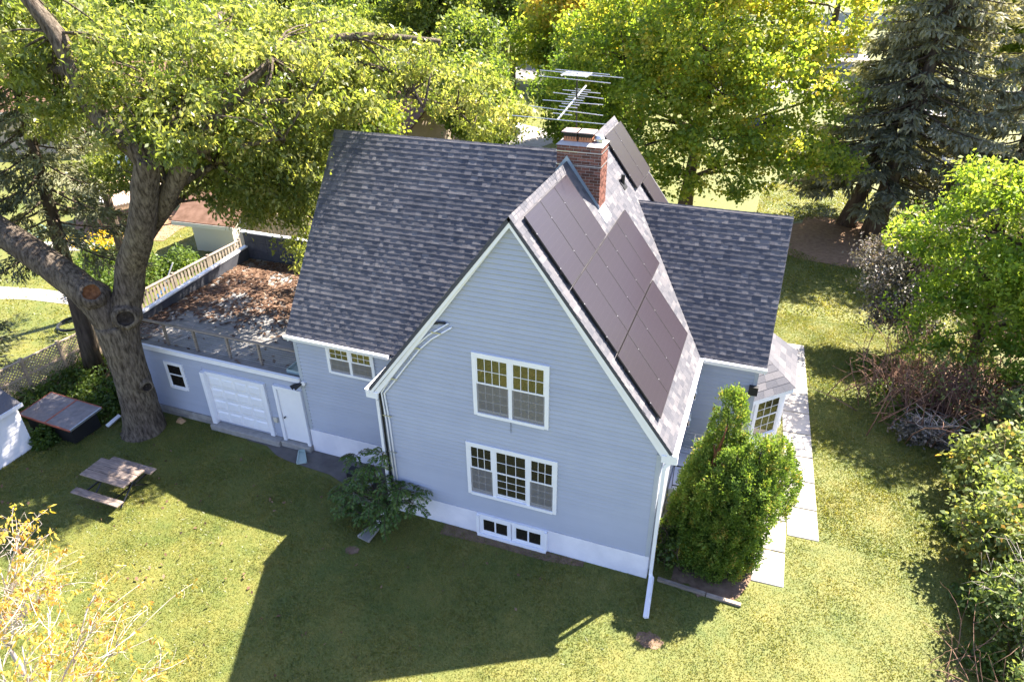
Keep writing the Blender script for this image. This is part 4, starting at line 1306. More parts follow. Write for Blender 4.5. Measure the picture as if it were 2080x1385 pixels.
ends = np.array([tuple(q) for q in [(-4.4, 3.6, 11.4), (-5.6, 4.5, 11.2), (-3.8, 6.5, 11.6), (-1.5, 7.8, 11.4), (-8.4, 5.5, 11.6), (-9.5, 8.5, 12.2), (-8.75, 1, 12.2), (-12, 2, 11.5), (-6.5, 2.5, 10.4), (-1.6, 6.6, 9.7), (-1.6, 8.8, 9.2), (-4.0, 3.0, 9.5), (-7.05, 1.6, 8.15), (-9.4, .8, 13.4), (-15.5, -.3, 8.6), (-17, -.6, 10), (-6.6, 3, 8.5), (-6, 4.4, 8.2), (-6.2, 5.2, 6.8), (-8.4, 3, 7.2), (-8.2, 4.8, 7.4), (-10.8, 3.5, 8.2), (-9.2, 3.4, 9.6), (-1.0, 9.2, 9.0), (-2.4, 7, 9.9)]])
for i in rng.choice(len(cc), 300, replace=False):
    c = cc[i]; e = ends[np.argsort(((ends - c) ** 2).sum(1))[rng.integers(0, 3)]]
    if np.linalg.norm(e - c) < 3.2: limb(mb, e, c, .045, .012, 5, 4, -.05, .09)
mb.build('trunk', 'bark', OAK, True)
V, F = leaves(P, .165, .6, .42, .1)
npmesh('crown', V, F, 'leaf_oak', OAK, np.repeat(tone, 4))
# cut limbs: rimmed knot holes
def knot(p, nrm, r, mat, deep=.14):
    p, nrm = Vector(p), Vector(nrm).normalized()
    p = p + nrm * .11
    mb2 = MB(); mb2.tube([p - nrm * .38, p - nrm * .12, p + nrm * .02, p + nrm * .05, p + nrm * .03], [r * 1.75, r * 1.5, r * 1.22, r * 1.02, r * .86], 18, False, .07)
    mb2.build('collar', 'bark', OAK, True)
    mb3 = MB(); mb3.tube([p + nrm * .04, p - nrm * deep * .4, p - nrm * deep * .75, p - nrm * deep], [r * .95, r * .85, r * .6, .01], 14, False, .08)
    mb3.build('knot', mat, OAK, True)
knot((-9.56, .18, 5.24), (.62, -.5, .6), .27, 'holewood', .09)
knot((-8.90, .48, 4.42), (.70, -.70, .12), .27, 'knot', .06)
knot((-9.07, .5, 1.9), (.93, -.35, 0), .16, 'knot', .05)

# ------------------------------------------------------------------ conifers
spruce('spruce_tree', 'tall thin grey-green spruce with bare lower trunk left of the shade tree', (-14.15, 2.5, 0), 15.5, 4.2, .3, 'needle_green', 96, 9, .19, .36, (1.4, .3), bare=.3, droop=.42, dens=1.6)
spruce('spruce_tree', 'second sparse spruce behind the picket fence with dead inner twigs', (-17.2, 7.5, 0), 13, 3.4, .24, 'needle_green', 60, 8, .2, .5, (.5, .0), bare=.5, droop=.4, dens=.9)
spruce('spruce_tree', 'small shaded spruce at the left edge beyond the lattice fence', (-17.0, .2, 0), 7.0, 2.0, .14, 'needle_green', 60, 8, .2, .08, (-.4, 0), bare=.3, droop=.35)
spruce('spruce_tree', 'big dark blue spruce with leaning trunk right of the house', (13.9, 26.4, 0), 16.5, 6.6, .5, 'needle_blue', 135, 9, .33, .17, (1.2, .5), bare=.4, droop=.38, dens=1.15, spread=lambda az, f: f > .62 or abs((az + 1.7 + math.pi) % (2 * math.pi) - math.pi) > .62)
spruce('spruce_tree', 'blue spruce close behind the leaning one, its trunk slanting left', (12.7, 27.8, 0), 15, 5.6, .42, 'needle_blue', 110, 7, .36, .15, (3.0, 1.0), bare=.35, droop=.38, dens=1.1)
spruce('spruce_tree', 'grey-green spruce at the upper right corner behind the bright leafy tree', (19.6, 27.5, 0), 15, 5.0, .4, 'needle_blue', 110, 7, .36, .1, (0, 0), bare=.3, droop=.38, dens=1.1)

# ------------------------------------------------------------------ broadleaf trees close by
tree('maple_tree', 'large yellow-green maple right behind the chimney and ridge', 'tree', (4.2, 25.5, 0),
     [(0, 0, 0), (.1, 0, 2.5), (.3, .1, 5), (.6, .3, 8), (.9, .4, 11), (1.1, .5, 14)],
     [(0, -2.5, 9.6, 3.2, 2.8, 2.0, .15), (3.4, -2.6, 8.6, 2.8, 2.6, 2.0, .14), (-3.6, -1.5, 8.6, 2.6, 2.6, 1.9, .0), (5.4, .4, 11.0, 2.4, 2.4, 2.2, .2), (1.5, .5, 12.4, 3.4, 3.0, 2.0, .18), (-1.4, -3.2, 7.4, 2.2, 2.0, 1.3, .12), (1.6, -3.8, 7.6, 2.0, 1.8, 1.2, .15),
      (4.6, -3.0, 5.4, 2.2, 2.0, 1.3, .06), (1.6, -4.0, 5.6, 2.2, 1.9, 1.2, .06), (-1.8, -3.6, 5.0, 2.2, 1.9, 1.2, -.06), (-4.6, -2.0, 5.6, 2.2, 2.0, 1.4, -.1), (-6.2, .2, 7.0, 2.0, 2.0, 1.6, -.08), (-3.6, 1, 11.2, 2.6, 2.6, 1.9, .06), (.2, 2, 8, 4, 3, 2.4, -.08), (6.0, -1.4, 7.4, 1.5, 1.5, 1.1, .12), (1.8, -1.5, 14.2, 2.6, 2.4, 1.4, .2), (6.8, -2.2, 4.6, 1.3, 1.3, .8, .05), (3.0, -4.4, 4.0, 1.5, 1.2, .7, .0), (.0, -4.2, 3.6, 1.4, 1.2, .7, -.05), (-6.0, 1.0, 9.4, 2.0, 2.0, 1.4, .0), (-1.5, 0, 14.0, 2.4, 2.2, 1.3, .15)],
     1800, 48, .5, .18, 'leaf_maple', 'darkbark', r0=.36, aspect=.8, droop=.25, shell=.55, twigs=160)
tree('maple_tree', 'maple turning orange behind the antenna', 'tree', (-6.5, 40, 0),
     [(0, 0, 0), (.1, 0, 3), (.2, .1, 6), (.3, .1, 9), (.2, 0, 12)],
     [(-1.2, -1.5, 9.4, 2.0, 1.8, 1.6, .42), (1.2, -1.6, 8.8, 2.0, 1.8, 1.4, .36), (2.8, -1, 7.4, 2.0, 1.8, 1.6, .3), (-3, 0, 7.2, 2.4, 2.2, 1.8, .0), (0, 0, 11.4, 2.6, 2.4, 1.8, .1), (3.2, 0, 10.2, 2.2, 2.2, 1.7, .1), (0, -1, 6.0, 2.4, 2, 1.3, -.05)],
     560, 40, .62, .27, 'leaf_maple', 'bark', r0=.3, aspect=.8, twigs=60)
tree('leafy_tree', 'bright green broad tree over the brush at the right edge', 'tree', (16.2, 12.2, 0),
     [(0, 0, 0), (-.1, 0, 1.2), (-.2, .1, 2.4), (-.1, .2, 3.8), (.2, .3, 5.4), (.4, .4, 6.6)],
     [(-1.2, -.4, 4.9, 1.5, 1.4, .8, .05), (.8, -.6, 5.3, 1.7, 1.5, .9, .1), (2.4, -.2, 4.8, 1.6, 1.5, .9, .0), (-.2, 1.0, 6.4, 1.8, 1.6, .9, .1), (-2.4, .6, 5.7, 1.2, 1.1, .6, .12), (-3.3, .2, 5.2, .8, .8, .4, .15), (1.8, 1.2, 6.9, 1.7, 1.6, 1.0, .14), (0, -.8, 3.6, 1.5, 1.2, .6, -.1), (1.9, -1.0, 3.4, 1.4, 1.2, .7, -.12),
      (-.6, -1.6, 2.6, 1.1, .8, .6, -.05), (1.0, -1.8, 2.4, 1.2, .9, .7, -.08), (2.4, -1.6, 2.2, 1.2, .9, .8, -.05), (-1.9, -1.3, 2.2, .7, .6, .4, .0), (3.4, -1.2, 4.8, 1.2, 1.1, .8, .05),
      (-1.8, -.6, 3.7, 1.0, .9, .5, -.05), (-2.6, -.5, 3.0, .8, .7, .4, -.05), (3.6, .6, 6.0, 1.5, 1.5, 1.0, .0), (-1.2, .4, 7.2, 1.2, 1.1, .6, .15), (.9, .3, 7.9, 1.3, 1.2, .7, .18), (3.0, .3, 7.4, 1.4, 1.3, .8, .1), (3.8, -.4, 3.6, 1.4, 1.2, .9, -.05), (.6, -1.4, 4.4, 1.2, .9, .6, .02)],
     860, 42, .36, .16, 'leaf_bright', 'darkbark', r0=.24, aspect=.55, droop=.3, shell=.45, twigs=90)
tree('ornamental_tree', 'dull purple-silver small tree left of the bright leafy tree', 'tree', (14.6, 14.6, 0),
     [(0, 0, 0), (-.1, 0, 1), (-.4, 0, 2.0), (-.8, .1, 3.0)],
     [(-.9, .2, 3.6, 1.1, 1.0, .8, .1), (-1.5, -.2, 2.8, .9, .9, .8, .05), (-.2, .6, 4.0, 1.1, 1.0, .8, .15), (-.8, -.9, 2.4, .9, .8, .7, -.1), (.5, 1.2, 4.3, 1.0, .9, .7, .1), (-1.9, .5, 3.5, .8, .8, .6, .1), (-1.4, -.6, 1.7, .8, .7, .6, .0), (-.3, -.5, 1.4, .9, .8, .6, -.05), (.6, -.4, 2.6, .9, .8, .7, .0)],
     420, 40, .34, .12, 'leaf_purple', 'darkbark', r0=.11, aspect=.55, shell=.45, twigs=70)

# brush along the right edge
def brush(name, label, loc, sz, leafm, ncl, per, cr, size, nst=26, barkm='redtwig', tips=.25, group=None, h=1.0, tone=0.0, tw=1.0):
    t = thing(name, label, 'bush', loc, group)
    mb = MB(); L = Vector(loc)
    for i in range(nst):
        a = random.uniform(0, 6.283); rr = random.uniform(.2, 1.0)
        q = L + Vector((math.cos(a) * sz[0] * rr * 1.1, math.sin(a) * sz[1] * rr * 1.1, sz[2] * random.uniform(.55, 1.15)))
        p = L + Vector((random.gauss(0, .18 + .45 * sz[0] * (nst > 80)), random.gauss(0, .18 + .45 * sz[1] * (nst > 80)), -.05))
        if nst > 80: q = p + Vector((random.gauss(0, .75 if barkm == 'redtwig' else .35), random.gauss(0, .75 if barkm == 'redtwig' else .35), sz[2] * random.uniform(.15, .8)))
        pts = limb(mb, p, q, .022 * tw, .006 * tw, 4, 4, -.12, .1)
        for k in range(3):
            c = pts[random.choice((2, 3, 4))]
            limb(mb, c, c + Vector((random.gauss(0, .3), random.gauss(0, .3), random.uniform(-.1, .45))), .009 * tw, .004 * tw, 3, 2, 0, .1)
    mb.build('stems', barkm, t, True)
    if ncl:
        bl = [(L.x + random.gauss(0, sz[0] * .35), L.y + random.gauss(0, sz[1] * .35), L.z + sz[2] * random.uniform(.3, .75), sz[0] * random.uniform(.4, .65), sz[1] * random.uniform(.4, .65), sz[2] * random.uniform(.3, .5), tone + random.uniform(-.1, .1)) for _ in range(7)]
        P, tn, cc, d = clusters(bl, ncl, per, cr, .5, .7)
        P[:, 2] = np.maximum(P[:, 2], .05)
        V, F = leaves(P, size, .3, .6)
        npmesh('leaves', V, F, leafm, t, np.repeat(tn, 4))
    return t
brush('bush', 'tangle of reddish bare twigs under the bright leafy tree', (14.9, 10.6, 0), (2.1, 1.8, 2.9), 'leaf_bush', 90, 18, .3, .09, 330, 'redtwig', tw=1.1, tone=-.2)
brush('bush', 'reddish twiggy brush right of the leafy tree trunk', (17.4, 10.8, 0), (1.8, 1.7, 2.9), 'leaf_bush', 90, 18, .3, .09, 260, 'redtwig', tw=1.1, tone=-.2)
brush('bush', 'low grey-leaved shrub with fallen pale branches on the lawn edge', (14.6, 8.6, 0), (1.1, .8, .7), 'leaf_purple', 90, 24, .26, .12, 24, 'twig', tw=1.4)
brush('bush', 'leafy green undergrowth right of the reddish twigs', (18.2, 9.6, 0), (1.6, 1.2, 2.2), 'leaf_bush', 200, 30, .36, .14, 20, 'darkbark', tone=.0)
brush('bush', 'small green shrub in front of the reddish twigs', (16.3, 9.3, 0), (.8, .7, 1.1), 'leaf_bush', 90, 26, .28, .13, 14, 'darkbark', tone=-.1)
brush('bush', 'yellow-tinged bush with large leaves at the right edge', (16.2, 5.9, 0), (1.7, 1.3, 2.0), 'leaf_bush', 260, 30, .36, .17, 30, 'darkbark', tone=.18)
brush('bush', 'dark leafy thicket behind the yellow-tinged bush', (17.2, 8.0, 0), (1.7, 1.4, 2.2), 'leaf_bush', 200, 30, .36, .15, 30, 'darkbark', tone=-.05)
brush('bush', 'rounded pale green bush at the lower right edge', (15.9, 3.4, 0), (1.6, 1.4, 2.2), 'leaf_bush', 320, 34, .34, .15, 26, 'darkbark', tone=.08)
brush('bush', 'bush with bare pale twigs sticking out, in the lower right corner', (15.8, 1.1, 0), (1.5, 1.2, 2.0), 'leaf_bush', 230, 30, .32, .12, 60, 'twig', tone=-.05, tw=.5)
brush('bush', 'dry twiggy bush at the bottom right corner', (16.0, -.6, 0), (1.3, 1.1, 1.7), 'leaf_bush', 110, 26, .3, .11, 100, 'redtwig', tone=-.05, tw=.6)

# ------------------------------------------------------------------ cedar in front of the porch
def cedar(name, label, loc, lobes, n, size, group=None):
    per = 34
    t = thing(name, label, 'evergreen shrub', loc, group)
    L = np.array(loc)
    st = MB()
    for lb in lobes:
        p = Vector(loc) + Vector((lb[0] * .35, lb[1] * .35, 0)); q = Vector(loc) + Vector(lb[:3]) + Vector((0, 0, lb[5] * .6))
        limb(st, p, q, .05, .015, 6, 4, 0, .03)
    st.build('stems', 'darkbark', t, True)
    Ps = []; Ts = []; Ds = []
    area = np.array([lb[3] * lb[5] for lb in lobes]); cnt = (n * area / area.sum()).astype(int)
    for lb, c in zip(lobes, cnt):
        ncl = max(20, c // per)
        d = unit(rng.normal(size=(ncl, 3)))
        r = rng.uniform(.80, 1.03, ncl)[:, None]
        cc = d * r * np.array(lb[3:6])
        tap = 1 - .22 * np.clip(cc[:, 2:3] / lb[5], 0, 1)     # narrow towards the tip
        cc[:, :2] *= tap
        cc += np.array(lb[:3])
        idx = np.repeat(np.arange(ncl), per)
        P = cc[idx] + rng.normal(size=(len(idx), 3)) * np.array([.042, .042, .07])
        ct = rng.uniform(.05, .82, ncl) + random.uniform(-.1, .14) + (lb[6] if len(lb) > 6 else 0)
        Ps.append(P); Ts.append(np.clip(ct[idx] + rng.normal(0, .12, len(idx)), 0, 1)); Ds.append(d[idx])
    P = np.concatenate(Ps) + L; P[:, 2] = np.maximum(P[:, 2], .04)
    D = np.concatenate(Ds); D[:, 2] = np.abs(D[:, 2]) + .35
    V, F = leaves(P, size, -.2, .5, .04, unit(D), .6)
    npmesh('foliage', V, F, 'leaf_arb', t, np.repeat(np.concatenate(Ts), 4))
    return t
random.seed(31)
CED = []
for i in range(46):
    zz = -.93 + 1.72 * (i + .5) / 46; a = i * 2.39996
    rr = math.sqrt(max(0, 1 - zz * zz)) ** .28
    top = 1.95 if math.cos(a) > -.2 else 1.55
    CED.append((.0 + .2 * zz + math.cos(a) * rr * .86, -.5 + math.sin(a) * rr * .62, 1.98 + zz * top * .84, random.uniform(.34, .44), random.uniform(.34, .44), random.uniform(.42, .6), random.uniform(-.08, .1)))
CED += [(-.3, .2, 3.7, .34, .34, 1.3, .02), (-.08, .36, 3.6, .32, .32, 1.15, .05), (-.62, .35, 2.7, .3, .3, .6, .0), (-.8, .1, 2.2, .3, .3, .55, .06), (1.3, .45, 2.0, .36, .4, .95, .02), (1.42, .95, 1.7, .34, .42, .95, -.03), (.15, -.5, 1.6, .7, .5, 1.4, -.1), (.1, -.6, 3.25, .42, .36, .55, .06), (.6, -.45, 3.55, .4, .36, .55, .08), (-.4, -.5, 2.9, .4, .36, .5, .04), (.95, -.2, 3.5, .36, .36, .55, .05), (-.8, -.75, .5, .42, .42, .55, .0), (-.4, -1.0, .45, .42, .4, .5, .03), (.05, -1.12, .5, .42, .38, .5, -.02), (.45, -.95, .55, .4, .4, .55, .02), (.75, -.6, .7, .4, .4, .6, .0), (-1.05, -.3, .6, .38, .42, .6, -.03), (-.6, -.95, .9, .42, .4, .55, .05), (.15, -1.1, 1.0, .42, .38, .55, .03)]
cedar('cedar_shrub', 'big bushy green cedar in front of the porch beside the walkway', (8.75, 1.7, 0),
      CED, 170000, .066)
stub = thing('dead_trunk', 'bare broken brown trunk rising out of the cedar shrub', 'tree trunk', (8.2, .95, 0))
mb = MB(); mb.tube(smooth_path([(8.2, .95, .5), (8.23, 1.0, 1.8), (8.28, 1.08, 2.5), (8.36, 1.2, 3.15), (8.42, 1.32, 3.55)]), smooth_r([.10, .09, .085, .075, .05]), 9, True, .06)
mb.tube([(8.36, 1.2, 3.15), (8.34, 1.28, 3.4), (8.28, 1.34, 3.6)], [.05, .035, .015], 6); mb.tube([(8.40, 1.3, 3.45), (8.47, 1.4, 3.85), (8.5, 1.5, 4.15)], [.04, .025, .01], 6)
mb.build('trunk', 'holewood', stub, True)
brush('vine', 'pale green climbing vine growing through the middle of the cedar', (8.85, 1.25, 2.4), (.42, .38, 1.0), 'leaf_weed', 90, 24, .15, .09, 9, 'darkbark', tone=.25)
brush('bush', 'dark green shrub between the downspout corner and the cedar', (7.65, .75, 0), (.32, .45, 1.3), 'leaf_weed', 60, 22, .2, .1, 10, 'darkbark', tone=-.1)

# ------------------------------------------------------------------ sapling over the air conditioner: arching stems with paired leaflets
sap = thing('sapling', 'drooping dark green sapling with feathery leaves beside the air conditioner', 'bush', (-.35, -.15, 0))
mb = MB(); LP = []; LT = []; LA_ = []
heads = [(-1.15, .15, 1.55), (-.9, -.35, 1.2), (-.35, -.25, 1.75), (0, -.35, 1.35), (.5, -.35, 1.25), (.85, -.3, 1.2), (-.2, -.8, 1.0), (.25, -.9, .75), (-1.1, -.55, .9), (-.75, -.7, 1.0), (-.1, -.1, 2.1), (.3, -.55, 1.2), (.9, -.45, .95), (-.55, -.35, 1.4), (.15, -1.05, .55), (-.15, -1.1, .7), (.35, -.75, .9), (-.95, -.85, .7), (-.5, -1.0, .6), (.6, -.5, 1.0)]
for hx, hy, hz in heads:
    mb.tube(smooth_path([(-.35, -.2, 0), (lerp(-.35, hx, .4), lerp(-.2, hy, .4), hz * .6), (hx, hy, hz)]), .016, 5)
    for q in range(9):
        az = random.uniform(0, 6.283); ln = random.uniform(.35, .62)
        d = Vector((math.cos(az), math.sin(az), 0)); pts = []
        for k in range(7):
            t = k / 6
            pts.append(Vector((hx, hy, hz)) + d * ln * t + Vector((0, 0, .18 * t - .62 * ln * t * t)))
        mb.tube(pts, .005, 3, False)
        sd2 = Vector((-d.y, d.x, 0)); tn = random.uniform(.2, .75)
        for k in range(13):
            t = .15 + .85 * k / 12
            c = pts[min(int(t * 6), 5)].lerp(pts[min(int(t * 6) + 1, 6)], t * 6 - int(t * 6))
            if c.y > -.06 and c.x > -.1: continue
            for s_ in (-1, 1):
                LP.append(tuple(c)); LA_.append(tuple(sd2 * s_ * .8 + d * .35 + Vector((0, 0, -.4)))); LT.append(min(1, max(0, tn + random.gauss(0, .12))))
mb.build('stems', 'darkbark', sap, True)
V, F = leaves(np.array(LP), .125, 0, .32, .05, unit(np.array(LA_)), .97, .2)
npmesh('leaves', V, F, 'leaf_dark', sap, np.repeat(np.array(LT), 4))

# ------------------------------------------------------------------ young trees with thinning autumn leaves, lower left
def young(label, loc, H, heads, spread, nl, lf):
    t = thing('young_tree', label, 'tree', loc)
    mb = MB(); L = Vector(loc); tipP = []
    for hx, hy, hz in heads:
        base = L + Vector((0, 0, H * random.uniform(.25, .5)))
        pts = limb(mb, base, L + Vector((hx, hy, hz)), .022, .009, 5, 6, -.07, .09)
        for k in range(13):
            c = pts[random.choice((2, 3, 3, 4, 5, 6))]
            e = c + Vector((hx, hy, 0)).normalized() * random.uniform(.1, .6) * spread + Vector((random.gauss(0, .25), random.gauss(0, .25), random.uniform(.0, .55)))
            p2 = limb(mb, c, e, .008, .003, 4, 4, -.05, .12); tipP += [p2[-1], p2[-1]]
            for m_ in range(2):
                c2 = random.choice(p2[1:]); e2 = c2 + Vector((random.gauss(0, .16), random.gauss(0, .16), random.uniform(0, .25)))
                limb(mb, c2, e2, .004, .002, 3, 3, 0, .1); tipP.append(e2)
    limb(mb, L, L + Vector((0, 0, H * .5)), .06, .035, 8, 4)
    mb.build('trunk', 'twig', t, True)
    tips = np.array([tuple(p) for p in tipP])
    sel = tips[rng.choice(len(tips), int(len(tips) * lf), replace=False)]
    idx = np.repeat(np.arange(len(sel)), nl)
    P = sel[idx] + rng.normal(size=(len(idx), 3)) * .05
    ct = rng.uniform(.1, .95, len(sel))
    V, F = leaves(P, .12, .9, .36, .06)
    npmesh('leaves', V, F, 'leaf_yellow', t, np.repeat(np.clip(ct[idx] + rng.normal(0, .08, len(idx)), 0, 1), 4))
young('young tree with orange-yellow leaf tufts on pale twigs at the left edge', (-4.9, -7.6, 0), 4.0,
      [(1.2, .4, 3.5), (1.5, .1, 3.2), (.8, .8, 3.5), (.3, .9, 3.7), (1.7, .6, 3.3), (.2, .4, 4.0), (1.5, -.2, 3.0), (.0, 1.1, 3.5), (1.0, 1.0, 3.2)], .8, 8, .26)
young('sparse young tree with pale bare twigs and yellow leaves at the bottom left corner', (-2.0, -9.0, 0), 4.2,
      [(.6, 1.2, 3.7), (1.2, 1.0, 3.6), (1.9, .7, 3.4), (.1, 1.6, 3.7), (1.5, .2, 3.4), (.2, .4, 4.2), (2.0, 1.2, 3.3), (-.6, 1.3, 3.6), (-.9, .6, 3.7), (1.0, 1.7, 3.3)], 1.0, 5, .55)

# ------------------------------------------------------------------ background trees, copied from four patterns
PAT = []
def pattern(H, rx, nb, seed, leafm, ncl, per, size, barkm):
    random.seed(seed)
    bl = []
    for i in range(nb):
        a = i * 2.4 + random.uniform(-.4, .4); f = (i + .5) / nb
        z = H * (.36 + .56 * f); rr = rx * math.sin(math.pi * (.22 + .72 * f)) * random.uniform(.35, .8)
        b = rx * random.uniform(.34, .52)
        bl.append((math.cos(a) * rr, math.sin(a) * rr, z, b, b, b * .72, random.uniform(-.12, .16)))
    return bl
def bgtree(name, label, loc, H, rx, nb, seed, ncl, per, size, leafm='leaf_far', barkm='darkbark', r0=.32, fork=False):
    bl = pattern(H, rx, nb, seed, leafm, ncl, per, size, barkm)
    return tree(name, label, 'tree', loc, [(0, 0, 0), (.1, .05, H * .2), (.0, .1, H * .4), (.15, 0, H * .62), (0, 0, H * .88)], bl, ncl, per, .7, size, leafm, barkm, 'trees behind the house', r0, aspect=.65, twigs=50, shell=.5)
pA = bgtree('leafy_tree', 'dark green tree with a leaning side trunk beyond the brown-roofed house', (-21.5, 48.5, 0), 13.5, 4.6, 11, 3, 520, 36, .30)
pB = bgtree('leafy_tree', 'dense tree with a double dark trunk behind the left end of the antenna', (-17.3, 55.5, 0), 16, 5.4, 12, 5, 620, 36, .32)
pC = bgtree('leafy_tree', 'tall tree with slim grey trunk behind the orange-tinged maple', (-8.0, 66.0, 0), 18, 5.6, 13, 8, 640, 36, .34, r0=.3)
pD = bgtree('leafy_tree', 'leafy tree left of the antenna, between the house ridge and the double trunk', (-12.0, 33.0, 0), 9.5, 3.6, 10, 12, 460, 34, .25)
BGT = [
 (pD, (-13.8, 21.0), .92, (1.1, 1.06, .85), 'leafy tree behind the garage, left of the main roof corner'),
 (pD, (-20.5, 23.5), .9, (1.0, 1.0, .9), 'bushy tree behind the pale garden outbuilding'),
 (pA, (-30, 33), .8, (1.05, 1.03, .85), 'leafy tree behind the new-timber deck'),
 (pD, (-47, 40), 1.2, (.95, 1.0, .9), 'tree crown beside the far left house'),
 (pD, (-9.5, 28.5), .8, (.95, 1.0, .9), 'small dark green tree just left of the antenna, close behind the ridge'),
 (pD, (-3.4, 31.0), .85, (.85, .95, .85), 'dark green tree between the antenna and the big maple'),
 (pA, (-15.5, 62), 1.0, (1.1, 1.08, .85), 'light green tree beyond the double dark trunk'),
 (pB, (-30, 52), 1.0, (1.1, 1.08, .85), 'pale yellow-green tree above the brown roof'),
 (pA, (-30, 62), 1.1, (.95, 1.0, .9), 'round mid green tree far behind the shade tree crown, left of the leaning trunk'),
 (pB, (-34, 46), .95, (1.1, 1.05, .8), 'yellow-green tree beyond the far left house'),
 (pC, (-46, 58), 1.0, (.9, .95, .95), 'tall tree at the far left horizon'),
 (pD, (-27, 40), 1.15, (1.0, 1.0, 1.0), 'bushy tree between the far left house and the brown-roofed house'),
 (pA, (-60, 62), 1.3, (.9, 1.0, .9), 'broad tree at the left end of the skyline'),
 (pB, (-26, 76), 1.1, (.85, .95, .9), 'dark tree across the street, above the leaning trunk'),
 (pC, (-40, 84), 1.05, (.9, .95, .9), 'large tree across the street, upper left of the skyline'),
 (pA, (-12, 82), 1.3, (1.0, 1.05, .85), 'wide light green tree across the street behind the antenna'),
 (pB, (0, 78), 1.1, (1.0, 1.0, .8), 'rounded tree across the street above the big maple'),
 (pC, (5, 98), 1.1, (.9, 1.0, .9), 'tall dark tree far off at the top right of the maple'),
 (pA, (23, 52), 1.1, (1.15, 1.1, .7), 'sunlit yellow-green tree glimpsed behind the right spruces'),
 (pB, (30, 44), 1.0, (1.1, 1.05, .7), 'yellow-green tree at the far right edge behind the spruce'),
 (pC, (20, 84), 1.0, (1.0, 1.0, .8), 'tree standing behind the parked trailer'),
 (pD, (30, 70), 1.6, (1.0, 1.0, .9), 'low broad tree across the street on the far right'),
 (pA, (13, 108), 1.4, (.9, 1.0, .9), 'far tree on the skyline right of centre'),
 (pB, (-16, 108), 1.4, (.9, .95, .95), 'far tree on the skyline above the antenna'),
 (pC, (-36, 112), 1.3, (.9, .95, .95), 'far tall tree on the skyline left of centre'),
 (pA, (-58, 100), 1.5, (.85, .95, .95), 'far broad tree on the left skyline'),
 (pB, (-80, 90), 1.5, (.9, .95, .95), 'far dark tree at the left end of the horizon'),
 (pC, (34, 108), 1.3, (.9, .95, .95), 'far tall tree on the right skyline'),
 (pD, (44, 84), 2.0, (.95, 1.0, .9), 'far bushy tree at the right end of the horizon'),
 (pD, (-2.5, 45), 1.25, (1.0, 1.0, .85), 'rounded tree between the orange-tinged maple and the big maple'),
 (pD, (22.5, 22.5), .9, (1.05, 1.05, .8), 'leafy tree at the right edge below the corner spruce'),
 (pB, (-50, 130), 1.8, (.85, .95, 1.0), 'distant haze-tinted tree left of the skyline centre'),  # bluish leaf tint here and below paints in the distance haze
 (pA, (0, 135), 2.0, (.85, .95, 1.0), 'distant haze-tinted tree at the skyline centre'),
 (pC, (-100, 125), 1.8, (.85, .95, 1.0), 'distant haze-tinted tree at the left limit of the view'),
 (pC, (26, 140), 1.8, (.85, .95, 1.0), 'distant haze-tinted tree right of the skyline centre'),
]
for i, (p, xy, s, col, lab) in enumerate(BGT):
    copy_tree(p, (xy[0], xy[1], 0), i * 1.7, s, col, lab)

# ------------------------------------------------------------------ weeds, flowers, ground cover
def cover(name, label, pts, size, mat, n, h, kind='stuff'):
    idx = rng.integers(0, len(pts), n); c = np.array(pts)[idx]
    P = np.zeros((n, 3)); r = np.sqrt(rng.random(n)) * c[:, 2]; a = rng.random(n) * 6.283
    P[:, 0] = c[:, 0] + r * np.cos(a); P[:, 1] = c[:, 1] + r * np.sin(a)
    P[:, 2] = rng.random(n) ** 1.3 * h * (1 - (r / (c[:, 2] + .01)) ** 2 * .7) + .03
    tn = np.clip(.45 + .25 * np.sin(P[:, 0] * 3) * np.cos(P[:, 1] * 2.6) + rng.normal(0, .17, n), 0, 1)
    V, F = leaves(P, size, .1, .55)
    o = npmesh(name, V, F, mat, None, np.repeat(tn, 4), kind)
    o['label'] = label
    return o
cover('weeds', 'leafy weeds in the shade behind the shade tree', [(-13.2, 2.1, 1.3), (-12.6, 1.2, 1.2), (-14.2, 1.4, 1.1), (-11.8, .9, .9), (-15.0, 2.6, .9), (-12.9, -.3, .5), (-14.4, .2, .9), (-12.2, -1.2, .4), (-11.6, 1.9, .8)], .14, 'leaf_weed', 9000, .7)
cover('weeds', 'green flower bed beyond the picket fence', [(-20.9, 9.2, 1.6), (-20.0, 8.0, 1.2), (-22.4, 10.4, 1.2), (-18.8, 9.8, 1.2), (-17.8, 11.0, .9)], .17, 'leaf_weed', 7000, 1.3)
cover('weeds', 'low green plants among the reddish twigs and along the lawn edge', [(14.2, 9.6, .8), (15.2, 9.0, .8), (13.6, 10.8, .7), (16.2, 8.4, .8), (14.6, 12.6, .9), (15.4, 7.4, .6), (14.9, 4.6, .5), (14.9, 2.0, .6), (14.8, .2, .5), (12.9, 12.4, .6)], .12, 'leaf_weed', 5200, .55)
fb = thing('flower_bush', 'bush of bright yellow flowers beyond the picket fence', 'flowers', (-21.6, 10.2, 0))
mb = MB()
for i in range(30):
    a = random.uniform(0, 6.28); limb(mb, (-21.6, 10.2, 0), (-21.6 + math.cos(a) * .9, 10.2 + math.sin(a) * .9, random.uniform(1.1, 1.7)), .015, .006, 4, 3)
mb.build('stems', 'darkbark', fb)
P, tn, _, _ = clusters([(-21.6, 10.2, 1.5, 1.0, .8, .3), (-20.9, 9.6, 1.5, .7, .6, .25), (-22.6, 9.6, 1.4, .5, .5, .25)], 42, 12, .16, .4, .5)
V, F = leaves(P, .10, 0, .8); npmesh('blossoms', V, F, 'flower', fb, np.repeat(tn, 4))
